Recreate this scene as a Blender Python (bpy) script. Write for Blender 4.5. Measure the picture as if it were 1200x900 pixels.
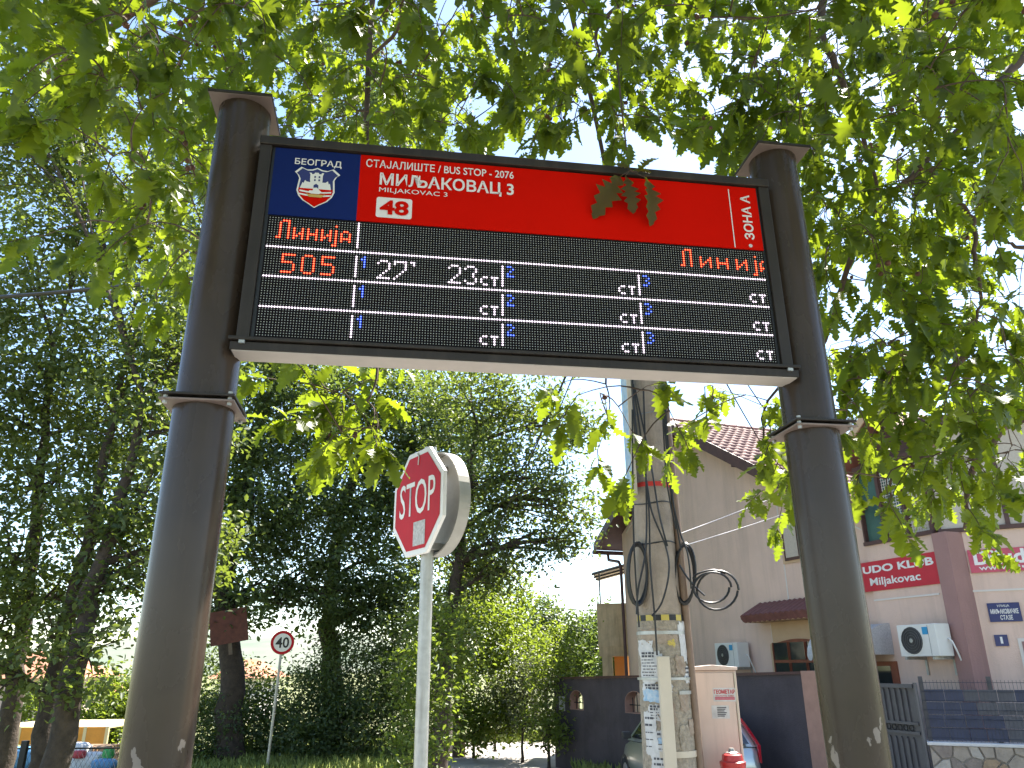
import bpy, bmesh, math, random
import numpy as np
from mathutils import Vector, Matrix
R = math.radians
random.seed(7); rng = np.random.default_rng(7)

# ------------------------------------------------------------------ camera, light
sc = bpy.context.scene
for o in list(bpy.data.objects): bpy.data.objects.remove(o)
col = sc.collection
PITCH, ROLL, FPX, EYE = 0.35082, 0.00607, 900.0, 1.6      # focal length in pixels of a 1200 px wide frame
cd = bpy.data.cameras.new('camera'); cam = bpy.data.objects.new('camera', cd); col.objects.link(cam)
cd.sensor_width = 36.0; cd.lens = FPX / 1200 * 36; cd.clip_start = 0.05; cd.clip_end = 5000
cam.location = (0, 0, EYE)
cam.matrix_world = Matrix.Translation((0, 0, EYE)) @ Matrix.Rotation(math.pi / 2 + PITCH, 4, 'X') @ Matrix.Rotation(-ROLL, 4, 'Z')
sc.camera = cam
SUN_AZ, SUN_EL = R(40), R(55)                             # azimuth to the right of the view direction (+Y)
w = bpy.data.worlds.new('World'); sc.world = w; w.use_nodes = True
nt = w.node_tree; bg = nt.nodes['Background']
sky = nt.nodes.new('ShaderNodeTexSky'); sky.sky_type = 'NISHITA'; sky.sun_disc = False
sky.sun_elevation = SUN_EL; sky.sun_rotation = SUN_AZ
sky.air_density = 1.0; sky.dust_density = 0.35; sky.ozone_density = 1.0
nt.links.new(sky.outputs[0], bg.inputs[0]); bg.inputs[1].default_value = 0.082
sd = bpy.data.lights.new('sun', 'SUN'); sd.energy = 4.2; sd.angle = R(0.55); sd.color = (1.0, 0.94, 0.84)
sun = bpy.data.objects.new('sun', sd); col.objects.link(sun)
sdir = Vector((math.sin(SUN_AZ) * math.cos(SUN_EL), math.cos(SUN_AZ) * math.cos(SUN_EL), math.sin(SUN_EL)))
sun.rotation_euler = sdir.to_track_quat('Z', 'Y').to_euler(); sun.location = sdir * 60
vs = sc.view_settings; vs.view_transform = 'Standard'; vs.look = 'None'; vs.gamma = 1; vs.use_curve_mapping = False
vs.exposure = 2.3

# ------------------------------------------------------------------ survey helpers (picture point -> place)
def ray(px, py):
    x = px - 600.0; y = 450.0 - py
    c, s = math.cos(-ROLL), math.sin(-ROLL)
    x, y = x * c - y * s, x * s + y * c
    return np.array([x, FPX * math.cos(PITCH) - y * math.sin(PITCH), FPX * math.sin(PITCH) + y * math.cos(PITCH)])
EYEP = np.array([0, 0, EYE])
def at(px, py, Y):
    d = ray(px, py); return EYEP + d * (Y / d[1])
def project(P):
    X, Y, Z = P[0], P[1], P[2] - EYE
    c, s = math.cos(PITCH), math.sin(PITCH)
    d = Y * c + Z * s; u = -Y * s + Z * c
    if d < .05: return (-9999, -9999, d)
    x = FPX * X / d; y = FPX * u / d
    return (600 + x * math.cos(ROLL) - y * math.sin(ROLL), 450 - (x * math.sin(ROLL) + y * math.cos(ROLL)), d)
def gz(y):
    return -0.06 * min(max(y - 4, 0), 15) - 0.012 * min(max(y - 19, 0), 60)

class Frame:
    """vertical plane: s runs to the right, n out towards the street, z up"""
    def __init__(self, P, yaw):
        self.P = np.array([P[0], P[1]], float); a = R(yaw)
        self.r = -np.array([math.sin(a), math.cos(a)]); self.n = np.array([self.r[1], -self.r[0]])
    def pt(self, s, n, z):
        q = self.P + self.r * s + self.n * n; return (q[0], q[1], z)
    def hit(self, px, py, n=0.0):
        d = ray(px, py); P = self.P + self.n * n
        t = (self.n @ P) / (self.n @ d[:2]); q = EYEP + d * t
        return float((q[:2] - self.P) @ self.r), float(q[2])
WORLD = Frame((0, 0), -90)           # s = x, n = -y

# ------------------------------------------------------------------ materials
MATS = {}
def mat(name, color, rough=0.6, metal=0.0, var=0.0, scale=4.0, bump=0.0, bscale=None, col2=None, spec=0.5, emit=None, estr=0.0, coat=0.0, detail=6.0):
    m = bpy.data.materials.new(name); m.use_nodes = True; nt = m.node_tree; b = nt.nodes['Principled BSDF']
    b.inputs['Base Color'].default_value = (*color, 1); b.inputs['Roughness'].default_value = rough; b.inputs['Metallic'].default_value = metal
    b.inputs['Specular IOR Level'].default_value = spec; b.inputs['Coat Weight'].default_value = coat
    if emit: b.inputs['Emission Color'].default_value = (*emit, 1); b.inputs['Emission Strength'].default_value = estr
    if var or bump or col2:
        tc = nt.nodes.new('ShaderNodeTexCoord'); no = nt.nodes.new('ShaderNodeTexNoise')
        no.inputs['Scale'].default_value = scale; no.inputs['Detail'].default_value = detail; no.inputs['Roughness'].default_value = 0.65
        nt.links.new(tc.outputs['Object'], no.inputs['Vector'])
        rp = nt.nodes.new('ShaderNodeValToRGB'); rp.color_ramp.elements[0].position = .3; rp.color_ramp.elements[1].position = .72
        c2 = col2 if col2 else tuple(min(1, c * (1 + var)) for c in color)
        c1 = color if col2 else tuple(c * (1 - var) for c in color)
        rp.color_ramp.elements[0].color = (*c1, 1); rp.color_ramp.elements[1].color = (*c2, 1)
        nt.links.new(no.outputs['Fac'], rp.inputs['Fac']); nt.links.new(rp.outputs[0], b.inputs['Base Color'])
        if bump:
            n2 = nt.nodes.new('ShaderNodeTexNoise'); n2.inputs['Scale'].default_value = bscale or scale * 6; n2.inputs['Detail'].default_value = 8
            nt.links.new(tc.outputs['Object'], n2.inputs['Vector'])
            bp = nt.nodes.new('ShaderNodeBump'); bp.inputs['Strength'].default_value = bump; bp.inputs['Distance'].default_value = 0.02
            nt.links.new(n2.outputs['Fac'], bp.inputs['Height']); nt.links.new(bp.outputs[0], b.inputs['Normal'])
    MATS[name] = m; return m

def leafmat(name, c_dark, c_light, trans, tw=0.5, rough=0.45):
    m = bpy.data.materials.new(name); m.use_nodes = True; nt = m.node_tree; b = nt.nodes['Principled BSDF']; out = nt.nodes['Material Output']
    g = nt.nodes.new('ShaderNodeNewGeometry'); oi = nt.nodes.new('ShaderNodeObjectInfo')
    ad = nt.nodes.new('ShaderNodeMath'); ad.operation = 'ADD'; fr = nt.nodes.new('ShaderNodeMath'); fr.operation = 'FRACT'
    nt.links.new(g.outputs['Random Per Island'], ad.inputs[0]); nt.links.new(oi.outputs['Random'], ad.inputs[1]); nt.links.new(ad.outputs[0], fr.inputs[0])
    tc = nt.nodes.new('ShaderNodeTexCoord'); nz = nt.nodes.new('ShaderNodeTexNoise'); nz.inputs['Scale'].default_value = .9; nz.inputs['Detail'].default_value = 2; nt.links.new(g.outputs['Position'], nz.inputs['Vector'])
    ns = nt.nodes.new('ShaderNodeMath'); ns.operation = 'MULTIPLY_ADD'; ns.inputs[1].default_value = 2.6; ns.inputs[2].default_value = -.95; ns.use_clamp = True; nt.links.new(nz.outputs['Fac'], ns.inputs[0])
    av = nt.nodes.new('ShaderNodeMath'); av.operation = 'MULTIPLY_ADD'; av.inputs[1].default_value = .5; nt.links.new(fr.outputs[0], av.inputs[0])
    hf_ = nt.nodes.new('ShaderNodeMath'); hf_.operation = 'MULTIPLY'; hf_.inputs[1].default_value = .5; nt.links.new(ns.outputs[0], hf_.inputs[0]); nt.links.new(hf_.outputs[0], av.inputs[2]); fr = av
    rp = nt.nodes.new('ShaderNodeValToRGB'); rp.color_ramp.elements[0].color = (*c_dark, 1); rp.color_ramp.elements[1].color = (*c_light, 1)
    nt.links.new(fr.outputs[0], rp.inputs['Fac']); nt.links.new(rp.outputs[0], b.inputs['Base Color'])
    b.inputs['Roughness'].default_value = rough; b.inputs['Specular IOR Level'].default_value = 0.4
    t = nt.nodes.new('ShaderNodeBsdfTranslucent'); rt = nt.nodes.new('ShaderNodeValToRGB')
    rt.color_ramp.elements[0].color = (*[c * .75 for c in trans], 1); rt.color_ramp.elements[1].color = (*trans, 1)
    nt.links.new(fr.outputs[0], rt.inputs['Fac']); nt.links.new(rt.outputs[0], t.inputs['Color'])
    mx = nt.nodes.new('ShaderNodeMixShader'); mx.inputs[0].default_value = tw
    nt.links.new(b.outputs[0], mx.inputs[1]); nt.links.new(t.outputs[0], mx.inputs[2]); nt.links.new(mx.outputs[0], out.inputs['Surface'])
    MATS[name] = m; return m

def post_material():
    m = mat('post_steel', (.043, .030, .0215), .34, .0, var=.22, scale=2.5, spec=.30)
    nt = m.node_tree; L = nt.links; b = nt.nodes['Principled BSDF']; base = b.inputs['Base Color'].links[0].from_socket
    tc = nt.nodes.new('ShaderNodeTexCoord'); sep = nt.nodes.new('ShaderNodeSeparateXYZ'); L.new(tc.outputs['Object'], sep.inputs[0])
    mp = nt.nodes.new('ShaderNodeMapping'); mp.inputs['Scale'].default_value = (1, 1, .45); L.new(tc.outputs['Object'], mp.inputs[0])
    def M(op, a, b2=None, cl=False):
        n = nt.nodes.new('ShaderNodeMath'); n.operation = op; n.use_clamp = cl
        for i, x in enumerate((a, b2)):
            if x is None: continue
            if hasattr(x, 'type'): L.new(x, n.inputs[i])
            else: n.inputs[i].default_value = x
        return n.outputs[0]
    n1 = nt.nodes.new('ShaderNodeTexNoise'); n1.inputs['Scale'].default_value = 11; n1.inputs['Detail'].default_value = 5; L.new(mp.outputs[0], n1.inputs['Vector'])
    h = M('MULTIPLY', M('SUBTRACT', 1.56, sep.outputs['Z']), 4.0, True)                  # knocked and scraped low down
    chip = M('GREATER_THAN', M('ADD', n1.outputs['Fac'], M('MULTIPLY', h, .17)), .755)
    n2 = nt.nodes.new('ShaderNodeTexNoise'); n2.inputs['Scale'].default_value = 90; n2.inputs['Detail'].default_value = 3
    m3 = nt.nodes.new('ShaderNodeMapping'); m3.inputs['Scale'].default_value = (1, 1, .035); L.new(tc.outputs['Object'], m3.inputs[0]); L.new(m3.outputs[0], n2.inputs['Vector'])
    st = M('MULTIPLY', M('SUBTRACT', n2.outputs['Fac'], .52), 3.0, True)                 # fine, slightly lighter vertical streaks
    mx = nt.nodes.new('ShaderNodeMixRGB'); L.new(M('MULTIPLY', st, .45), mx.inputs[0]); L.new(base, mx.inputs[1]); mx.inputs[2].default_value = (.058, .040, .028, 1)
    m2 = nt.nodes.new('ShaderNodeMixRGB'); L.new(chip, m2.inputs[0]); L.new(mx.outputs[0], m2.inputs[1]); m2.inputs[2].default_value = (.21, .175, .15, 1); L.new(m2.outputs[0], b.inputs['Base Color'])
    L.new(M('ADD', .20, M('MULTIPLY', n1.outputs['Fac'], .14)), b.inputs['Roughness'])
mat('frame_steel', (.024, .018, .014), .45, .0, spec=.3, var=.2, scale=5)
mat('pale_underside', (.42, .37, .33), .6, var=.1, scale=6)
mat('black_plastic', (.012, .012, .014), .5)
mat('led_board', (.006, .005, .006), .9, spec=.1)
mat('led_off', (.36, .36, .33), .4)
mat('led_red', (.3, .01, .01), .5, emit=(1, .02, .012), estr=0.32)
mat('led_red_core', (.5, .05, .02), .5, emit=(1, .16, .05), estr=1.0)
mat('led_white', (.6, .5, .6), .5, emit=(.95, .72, .9), estr=0.2)
mat('led_white_core', (.8, .75, .8), .5, emit=(1, .9, 1), estr=0.6)
mat('led_blue', (.01, .02, .3), .5, emit=(.01, .05, .75), estr=0.28)
mat('led_blue_core', (.1, .1, .5), .5, emit=(.12, .22, 1), estr=0.8)
mat('sign_blue', (.007, .017, .095), .6, spec=.05, var=.08, scale=3)
mat('sign_red', (.50, .0045, .0008), .6, spec=.03, var=.10, scale=1.3)
mat('sign_white', (.62, .58, .56), .5)
mat('crest_white', (.62, .60, .57), .5)
mat('crest_gold', (.45, .28, .06), .5)
mat('crest_blue', (.012, .018, .11), .5)
mat('stop_red', (.46, .008, .018), .5, spec=.15, var=.08, scale=8)
mat('white_paint', (.72, .70, .68), .45, var=.06, scale=10)
mat('galvanised', (.42, .42, .40), .45, .55, var=.18, scale=14)
mat('sign_back_grey', (.36, .35, .32), .5, .3, var=.12, scale=10)
mat('sticker_grey', (.45, .44, .44), .7, var=.35, scale=60)
mat('black', (.01, .01, .011), .5)
mat('concrete', (.33, .27, .215), .9, var=.22, scale=6, bump=.5, bscale=70)
mat('paper', (.53, .52, .51), .8, var=.16, scale=14)
mat('paper_blue', (.18, .36, .55), .7, col2=(.5, .55, .58), scale=18)
mat('paper_brown', (.22, .16, .115), .85, col2=(.38, .31, .24), scale=16)
mat('old_glue', (.20, .17, .13), .95, col2=(.42, .36, .28), scale=24, bump=.8, bscale=50)
mat('ink', (.06, .06, .07), .7)
mat('tape_red', (.52, .03, .02), .5)
mat('tape_yellow', (.46, .36, .07), .5)
mat('pipe_brown', (.19, .125, .085), .6, var=.2, scale=9)
mat('cable_black', (.012, .012, .013), .45)
mat('cable_grey', (.22, .22, .23), .5)
mat('cream_metal', (.52, .45, .35), .5, var=.05, scale=5)
mat('cabinet_beige', (.60, .46, .385), .5, var=.05, scale=3, coat=.1)
mat('hydrant_red', (.42, .022, .022), .38, var=.15, scale=12)
mat('hydrant_cap', (.42, .40, .37), .4, .5, var=.15, scale=16)
mat('bounce_lit_steel', (.17, .125, .105), .55, var=.2, scale=8)  # same steel paint, with light bounced off the ground put into its colour
mat('plaster', (.64, .465, .385), .92, var=.07, scale=1.1, bump=.35, bscale=45)
mat('plaster_pink', (.32, .185, .170), .9, var=.07, scale=2, bump=.3, bscale=45)
mat('plaster_cream', (.52, .36, .23), .9, var=.06, scale=3)
mat('plaster_ochre', (.55, .42, .27), .92, var=.2, scale=2.5, bump=.3)
mat('orange_wall', (.62, .27, .085), .9, var=.1, scale=3)
mat('trim_white', (.62, .57, .53), .8)
mat('brown_wood', (.075, .033, .028), .55, var=.25, scale=8)
mat('roof_tile', (.215, .10, .080), .75, var=.35, scale=3.2, bump=.3)
mat('awning_tile', (.16, .062, .055), .65, var=.25, scale=8)
mat('window_wood', (.21, .06, .03), .45, var=.2, scale=8)
mat('dark_glass', (.025, .030, .032), .06, spec=.8)
mat('reed_blind', (.46, .40, .34), .6, var=.12, scale=30)
mat('green_glass', (.055, .12, .10), .12, spec=.7, var=.3, scale=1.2)
mat('ac_white', (.66, .65, .62), .45, var=.04, scale=6)
mat('ac_dark', (.035, .035, .037), .5)
mat('label_blue', (.02, .26, .50), .4)
mat('plate_blue', (.012, .022, .12), .3, var=.1, scale=10)
mat('banner_red', (.47, .012, .03), .5, var=.08, scale=6)
mat('banner_faded', (.50, .075, .12), .55, var=.18, scale=5)
mat('dark_plaster', (.060, .049, .056), .88, var=.25, scale=2.2, bump=.4, bscale=40)
mat('pink_plaster', (.36, .21, .16), .9, var=.15, scale=4)
mat('gate_grey', (.105, .10, .105), .45, .2, var=.15, scale=6)
mat('fence_panel', (.085, .085, .10), .6, var=.25, scale=6)
mat('fence_panel_blue', (.038, .045, .085), .6, var=.25, scale=6)
mat('fence_wire', (.06, .06, .07), .45, .4)
mat('mortar', (.30, .26, .22), .95, var=.2, scale=10, bump=.5)
for i, c in enumerate([(.34, .23, .145), (.36, .29, .23), (.27, .21, .17), (.40, .25, .13), (.44, .38, .32)]):
    mat('stone_%s' % 'abcde'[i], c, .9, var=.2, scale=9, bump=.5, bscale=30)
mat('coping_white', (.62, .58, .55), .85, var=.1, scale=8)
mat('car_paint', (.50, .53, .50), .28, .7, coat=.8)
mat('car_glass', (.012, .014, .016), .05, spec=.9)
mat('car_plastic', (.018, .018, .019), .5)
mat('tail_red', (.42, .008, .02), .18, coat=.6)
mat('tyre', (.015, .015, .016), .85)
mat('rim', (.35, .35, .36), .35, .8)
mat('bark', (.055, .040, .030), .95, var=.45, scale=7, bump=1.0, bscale=26)
post_material()
def streaks(name, dark, amt, sx=5.0):
    m = MATS[name]; nt = m.node_tree; L = nt.links; b = nt.nodes['Principled BSDF']; base = b.inputs['Base Color'].links[0].from_socket
    tc = nt.nodes.new('ShaderNodeTexCoord'); mp = nt.nodes.new('ShaderNodeMapping'); mp.inputs['Scale'].default_value = (sx, sx, sx * .09); L.new(tc.outputs['Object'], mp.inputs[0])
    n = nt.nodes.new('ShaderNodeTexNoise'); n.inputs['Scale'].default_value = 1; n.inputs['Detail'].default_value = 5; n.inputs['Roughness'].default_value = .7; L.new(mp.outputs[0], n.inputs['Vector'])
    r = nt.nodes.new('ShaderNodeValToRGB'); r.color_ramp.elements[0].position = .48; r.color_ramp.elements[1].position = .75; r.color_ramp.elements[0].color = (0, 0, 0, 1); r.color_ramp.elements[1].color = (amt, amt, amt, 1); L.new(n.outputs['Fac'], r.inputs[0])
    x = nt.nodes.new('ShaderNodeMixRGB'); L.new(r.outputs[0], x.inputs[0]); L.new(base, x.inputs[1]); x.inputs[2].default_value = (*dark, 1); L.new(x.outputs[0], b.inputs['Base Color'])
streaks('plaster', (.37, .275, .225), .45, 3.0); streaks('dark_plaster', (.09, .078, .08), .45, 2.2); streaks('plaster_ochre', (.20, .16, .11), .8, 5.0); streaks('concrete', (.17, .13, .10), .7, 8.0)
streaks('plaster_pink', (.20, .12, .11), .6, 5.0); streaks('galvanised', (.22, .20, .17), .6, 20.0); streaks('cabinet_beige', (.42, .32, .26), .5, 12.0); streaks('stop_red', (.36, .03, .035), .6, 12.0); streaks('frame_steel', (.055, .042, .033), .6, 14.0)
mat('twig', (.085, .055, .038), .9, var=.3, scale=14)
mat('acorn_brown', (.11, .045, .025), .7, var=.3, scale=40)
mat('asphalt', (.17, .165, .16), .95, var=.2, scale=3, bump=.4, bscale=80)
mat('dusty_road', (.36, .33, .30), .97, var=.15, scale=1.6, bump=.5, bscale=60)
mat('grass_ground', (.10, .13, .035), .97, col2=(.21, .19, .085), scale=.7, bump=.6, bscale=30)
mat('grass_blade', (.16, .22, .04), .8, col2=(.27, .29, .08), scale=2)
mat('paving', (.30, .29, .27), .95, var=.12, scale=4, bump=.3)
mat('kerb_stone', (.36, .35, .33), .9, var=.12, scale=5)
mat('hill_green', (.10, .14, .09), .95, col2=(.19, .19, .15), scale=.03)
mat('rust_board', (.11, .033, .022), .75, var=.3, scale=9)
mat('shelter_orange', (.60, .24, .02), .6, var=.15, scale=4)
mat('shelter_cream', (.62, .50, .28), .7)
mat('pallet_wood', (.34, .22, .13), .85, var=.3, scale=9)
mat('bag_white', (.68, .66, .66), .6, var=.12, scale=5)
mat('bag_red', (.50, .04, .05), .5)
mat('bag_green', (.04, .34, .07), .5)
mat('bag_blue', (.10, .26, .46), .5, var=.3, scale=6)
mat('far_white', (.66, .62, .58), .85, var=.06, scale=2)
mat('far_pink', (.52, .40, .36), .85, var=.06, scale=2)
mat('far_roof', (.40, .16, .09), .85, var=.25, scale=3)
mat('wood_pole', (.16, .115, .08), .9, var=.3, scale=6)
leafmat('leaf_near', (.020, .042, .006), (.050, .074, .013), (.32, .42, .016), .48)
leafmat('leaf_oak', (.036, .066, .026), (.122, .140, .052), (.27, .35, .038), .38, .5)
leafmat('leaf_dark', (.036, .068, .034), (.112, .140, .062), (.24, .33, .045), .36, .5)
leafmat('leaf_bright', (.058, .095, .016), (.115, .145, .033), (.32, .42, .035), .46)
leafmat('leaf_grey', (.065, .085, .05), (.13, .145, .085), (.19, .23, .07), .35)
leafmat('leaf_far', (.045, .078, .025), (.082, .115, .038), (.20, .28, .04), .40)

# ------------------------------------------------------------------ mesh builder
class MB:
    def __init__(self, frame=None): self.v = []; self.f = []; self.mi = []; self.fr = frame; self.cur = 0
    def P(self, p): return self.fr.pt(*p) if self.fr else tuple(p)
    def quad(self, *pts):
        i = len(self.v); self.v += [self.P(p) for p in pts]; self.f.append(tuple(range(i, i + len(pts)))); self.mi.append(self.cur)
    def box(self, a, b):
        (x0, y0, z0), (x1, y1, z1) = a, b
        c = [(x0, y0, z0), (x1, y0, z0), (x1, y1, z0), (x0, y1, z0), (x0, y0, z1), (x1, y0, z1), (x1, y1, z1), (x0, y1, z1)]
        i = len(self.v); self.v += [self.P(p) for p in c]
        for q in ((0, 3, 2, 1), (4, 5, 6, 7), (0, 1, 5, 4), (1, 2, 6, 5), (2, 3, 7, 6), (3, 0, 4, 7)):
            self.f.append(tuple(i + k for k in q)); self.mi.append(self.cur)
        return self
    def prism(self, poly, n0, n1):
        """poly of (s,z) in the frame, extruded from n0 to n1"""
        k = len(poly); i = len(self.v)
        self.v += [self.P((s, n0, z)) for s, z in poly] + [self.P((s, n1, z)) for s, z in poly]
        self.f.append(tuple(range(i, i + k))); self.f.append(tuple(range(i + 2 * k - 1, i + k - 1, -1))); self.mi += [self.cur] * 2
        for j in range(k):
            q = (j + 1) % k; self.f.append((i + j, i + k + j, i + k + q, i + q)); self.mi.append(self.cur)
        return self
    def tube(self, pts, rad, seg=8, cap=True):
        pts = [Vector(self.P(p)) for p in pts]; n = len(pts)
        if not hasattr(rad, '__len__'): rad = [rad] * n
        i0 = len(self.v); up = Vector((0, 0, 1))
        for k in range(n):
            t = (pts[min(k + 1, n - 1)] - pts[max(k - 1, 0)])
            if t.length < 1e-9: t = Vector((0, 0, 1))
            t.normalize()
            if k == 0:
                a = t.cross(up) if abs(t.z) < .95 else t.cross(Vector((1, 0, 0)))
            else:
                a = a - t * a.dot(t)
                if a.length < 1e-6: a = t.cross(Vector((1, 0, 0)))
            a.normalize(); b = t.cross(a)
            for j in range(seg):
                th = 2 * math.pi * j / seg; self.v.append(tuple(pts[k] + (a * math.cos(th) + b * math.sin(th)) * rad[k]))
        for k in range(n - 1):
            for j in range(seg):
                q = (j + 1) % seg
                self.f.append((i0 + k * seg + j, i0 + k * seg + q, i0 + (k + 1) * seg + q, i0 + (k + 1) * seg + j)); self.mi.append(self.cur)
        if cap:
            self.f.append(tuple(i0 + j for j in reversed(range(seg)))); self.f.append(tuple(i0 + (n - 1) * seg + j for j in range(seg))); self.mi += [self.cur] * 2
        return self
    def lathe(self, prof, c, seg=24):
        """prof of (radius, z) about the vertical axis through c (world x, y, z)"""
        i0 = len(self.v); n = len(prof)
        for r_, z in prof:
            for j in range(seg):
                th = 2 * math.pi * j / seg; self.v.append((c[0] + r_ * math.cos(th), c[1] + r_ * math.sin(th), c[2] + z))
        for k in range(n - 1):
            for j in range(seg):
                q = (j + 1) % seg
                self.f.append((i0 + k * seg + j, i0 + k * seg + q, i0 + (k + 1) * seg + q, i0 + (k + 1) * seg + j)); self.mi.append(self.cur)
        self.f.append(tuple(i0 + j for j in reversed(range(seg)))); self.f.append(tuple(i0 + (n - 1) * seg + j for j in range(seg))); self.mi += [self.cur] * 2
        return self
    def build(self, name, mats, parent=None, smooth=None, bevel=0.0):
        me = bpy.data.meshes.new(name); me.from_pydata(self.v, [], self.f)
        for mn in ([mats] if isinstance(mats, str) else mats): me.materials.append(MATS[mn])
        if not isinstance(mats, str): me.polygons.foreach_set('material_index', self.mi)
        bm = bmesh.new(); bm.from_mesh(me); bmesh.ops.recalc_face_normals(bm, faces=bm.faces); bm.to_mesh(me); bm.free()
        if smooth is not None:
            me.shade_smooth(); me.set_sharp_from_angle(angle=R(smooth))
        me.update()
        o = bpy.data.objects.new(name, me); col.objects.link(o)
        if parent is not None: o.parent = parent; o.matrix_parent_inverse = parent.matrix_basis.inverted()
        if bevel:
            md = o.modifiers.new('bevel', 'BEVEL'); md.width = bevel; md.segments = 2; md.limit_method = 'ANGLE'; md.angle_limit = R(40)
        return o
def tag(o, label=None, cat=None, group=None, kind=None):
    for k, v in (('label', label), ('category', cat), ('group', group), ('kind', kind)):
        if v: o[k] = v
    return o
def thing(name, loc, label, cat, group=None):
    o = bpy.data.objects.new(name, None); col.objects.link(o); o.location = tuple(float(c) for c in loc)
    o.empty_display_size = .2
    return tag(o, label, cat, group)
def np_mesh(name, verts, faces, mname, parent=None, smooth=False, kind=None):
    """verts (n,3), faces (m,4) or (m,3) numpy arrays"""
    me = bpy.data.meshes.new(name); nv = len(verts); nf, k = faces.shape
    me.vertices.add(nv); me.vertices.foreach_set('co', np.ascontiguousarray(verts, np.float32).ravel())
    me.loops.add(nf * k); me.loops.foreach_set('vertex_index', np.ascontiguousarray(faces, np.int32).ravel())
    me.polygons.add(nf); me.polygons.foreach_set('loop_start', np.arange(0, nf * k, k, dtype=np.int32))
    me.update(calc_edges=True); me.validate()
    me.materials.append(MATS[mname])
    if smooth: me.shade_smooth()
    o = bpy.data.objects.new(name, me); col.objects.link(o)
    if parent is not None: o.parent = parent; o.matrix_parent_inverse = parent.matrix_basis.inverted()
    if kind: o['kind'] = kind
    return o
def text(name, s, frame, s0, s1, z0, z1, n, mname, parent, bold=0.0, rot=False, slope=0.0, squeeze=True):
    """flat lettering on a frame's plane, filling the box s0..s1 x z0..z1 (caps height)"""
    cu = bpy.data.curves.new(name, 'FONT'); cu.body = s; cu.size = 1.0; cu.offset = bold; cu.fill_mode = 'FRONT'; cu.resolution_u = 3
    t = bpy.data.objects.new(name, cu); col.objects.link(t)
    dg = bpy.context.evaluated_depsgraph_get(); me = bpy.data.meshes.new_from_object(t.evaluated_get(dg))
    bpy.data.objects.remove(t); bpy.data.curves.remove(cu)
    vs_ = np.array([v.co[:2] for v in me.vertices]); mn = vs_.min(0); mx = vs_.max(0)
    for v in me.vertices:
        a = (v.co.x - mn[0]) / (mx[0] - mn[0]); b = (v.co.y - mn[1]) / (mx[1] - mn[1])
        if rot: ss, zz = s1 - (s1 - s0) * b, z0 + (z1 - z0) * a
        else: ss, zz = s0 + (s1 - s0) * a, z0 + (z1 - z0) * b + slope * (s1 - s0) * (a - .5)
        v.co = frame.pt(ss, n, zz)
    me.materials.clear(); me.materials.append(MATS[mname])
    o = bpy.data.objects.new(name, me); col.objects.link(o)
    if parent is not None: o.parent = parent; o.matrix_parent_inverse = parent.matrix_basis.inverted()
    return o
def poly_flat(name, frame, polys, n, mats, parent, step=.0015):
    """flat printed shapes: list of (points(s,z), material index), each slightly proud of the one before"""
    m = MB(frame)
    for k, (pts, mi) in enumerate(polys):
        m.cur = mi; m.quad(*[(s, n + step * k, z) for s, z in pts])
    return m.build(name, mats, parent)

# ------------------------------------------------------------------ ground
ys = [-60, -20, 0, 4, 6, 8, 10, 12, 14, 16, 19, 22, 26, 32, 40, 60, 79, 120, 300, 1200]
def strip(name, xf, dz, mname, y0, y1, n=1):
    m = MB(); yy = [y for y in ys if y0 < y < y1]; yy = [y0] + yy + [y1]
    for a, b in zip(yy[:-1], yy[1:]):
        (xa0, xa1), (xb0, xb1) = xf(a), xf(b)
        m.quad((xa0, a, gz(a) + dz), (xa1, a, gz(a) + dz), (xb1, b, gz(b) + dz), (xb0, b, gz(b) + dz))
    return tag(m.build(name, mname), kind='structure')
strip('ground', lambda y: (-1200, 1200), 0, 'grass_ground', -60, 1200)
def road_x(y):
    if y < 19: return (-3.6, 7.0) if y < 9 else (-3.4 + .14 * (y - 9), 7.0 - .1 * (y - 9))
    return (-2.2 - .02 * (y - 19), 1.5 + .03 * (y - 19))
strip('road', road_x, .004, 'asphalt', 5.6, 19)
strip('lane', lambda y: (-2.25, 1.6) if y < 29 else (-2.3, 1.2), .008, 'dusty_road', 18.9, 31)
m = MB(); m.box((-12, -6, -.05), (12, 5.3, .115)); tag(m.build('pavement', 'paving'), kind='structure')
m = MB(); m.box((-12, 5.302, -.2), (12, 5.45, .125)); tag(m.build('kerb', 'kerb_stone', bevel=.012), kind='structure')

# ------------------------------------------------------------------ bus stop display
SF = Frame((-.8835, 2.4356), -(90 + math.degrees(.1498))); Z0 = 3.1492
D = thing('bus_stop_display', SF.pt(.955, -.1, .115), 'large electronic bus stop board with red header carried on two round dark posts', 'bus stop sign')
for s in (-.1625, 2.0725):
    c = SF.pt(s, -.1, 0); m = MB(); zj = Z0 - .708
    m.lathe([(.101, .117), (.101, zj - .014)], (c[0], c[1], 0), 56)
    m.lathe([(.0985, zj + .016), (.0985, Z0 + .522)], (c[0], c[1], 0), 56)
    post = m.build('post', 'post_steel', D, 40)
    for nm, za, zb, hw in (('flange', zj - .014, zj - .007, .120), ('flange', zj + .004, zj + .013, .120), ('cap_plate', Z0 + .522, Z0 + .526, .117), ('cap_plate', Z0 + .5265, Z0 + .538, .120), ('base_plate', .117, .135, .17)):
        f = MB(SF); f.box((s - hw, -.1 - hw, za), (s + hw, -.1 + hw, zb)); f.build(nm, 'bounce_lit_steel' if za in (zj - .014, Z0 + .522) else 'frame_steel', post, bevel=.002)  # tan lower plates imitate bounce-lit undersides, dark upper ones the shaded edges
    for dx in (-1, 1):
        for dn in (-1, 1):
            b = SF.pt(s + dx * .102, -.1 + dn * .102, 0); f = MB(); f.lathe([(.008, zj - .024), (.008, zj + .024)], (b[0], b[1], 0), 6); f.build('bolt', 'galvanised', post)
zt, zb = Z0 + .348, Z0 - .532
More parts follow.
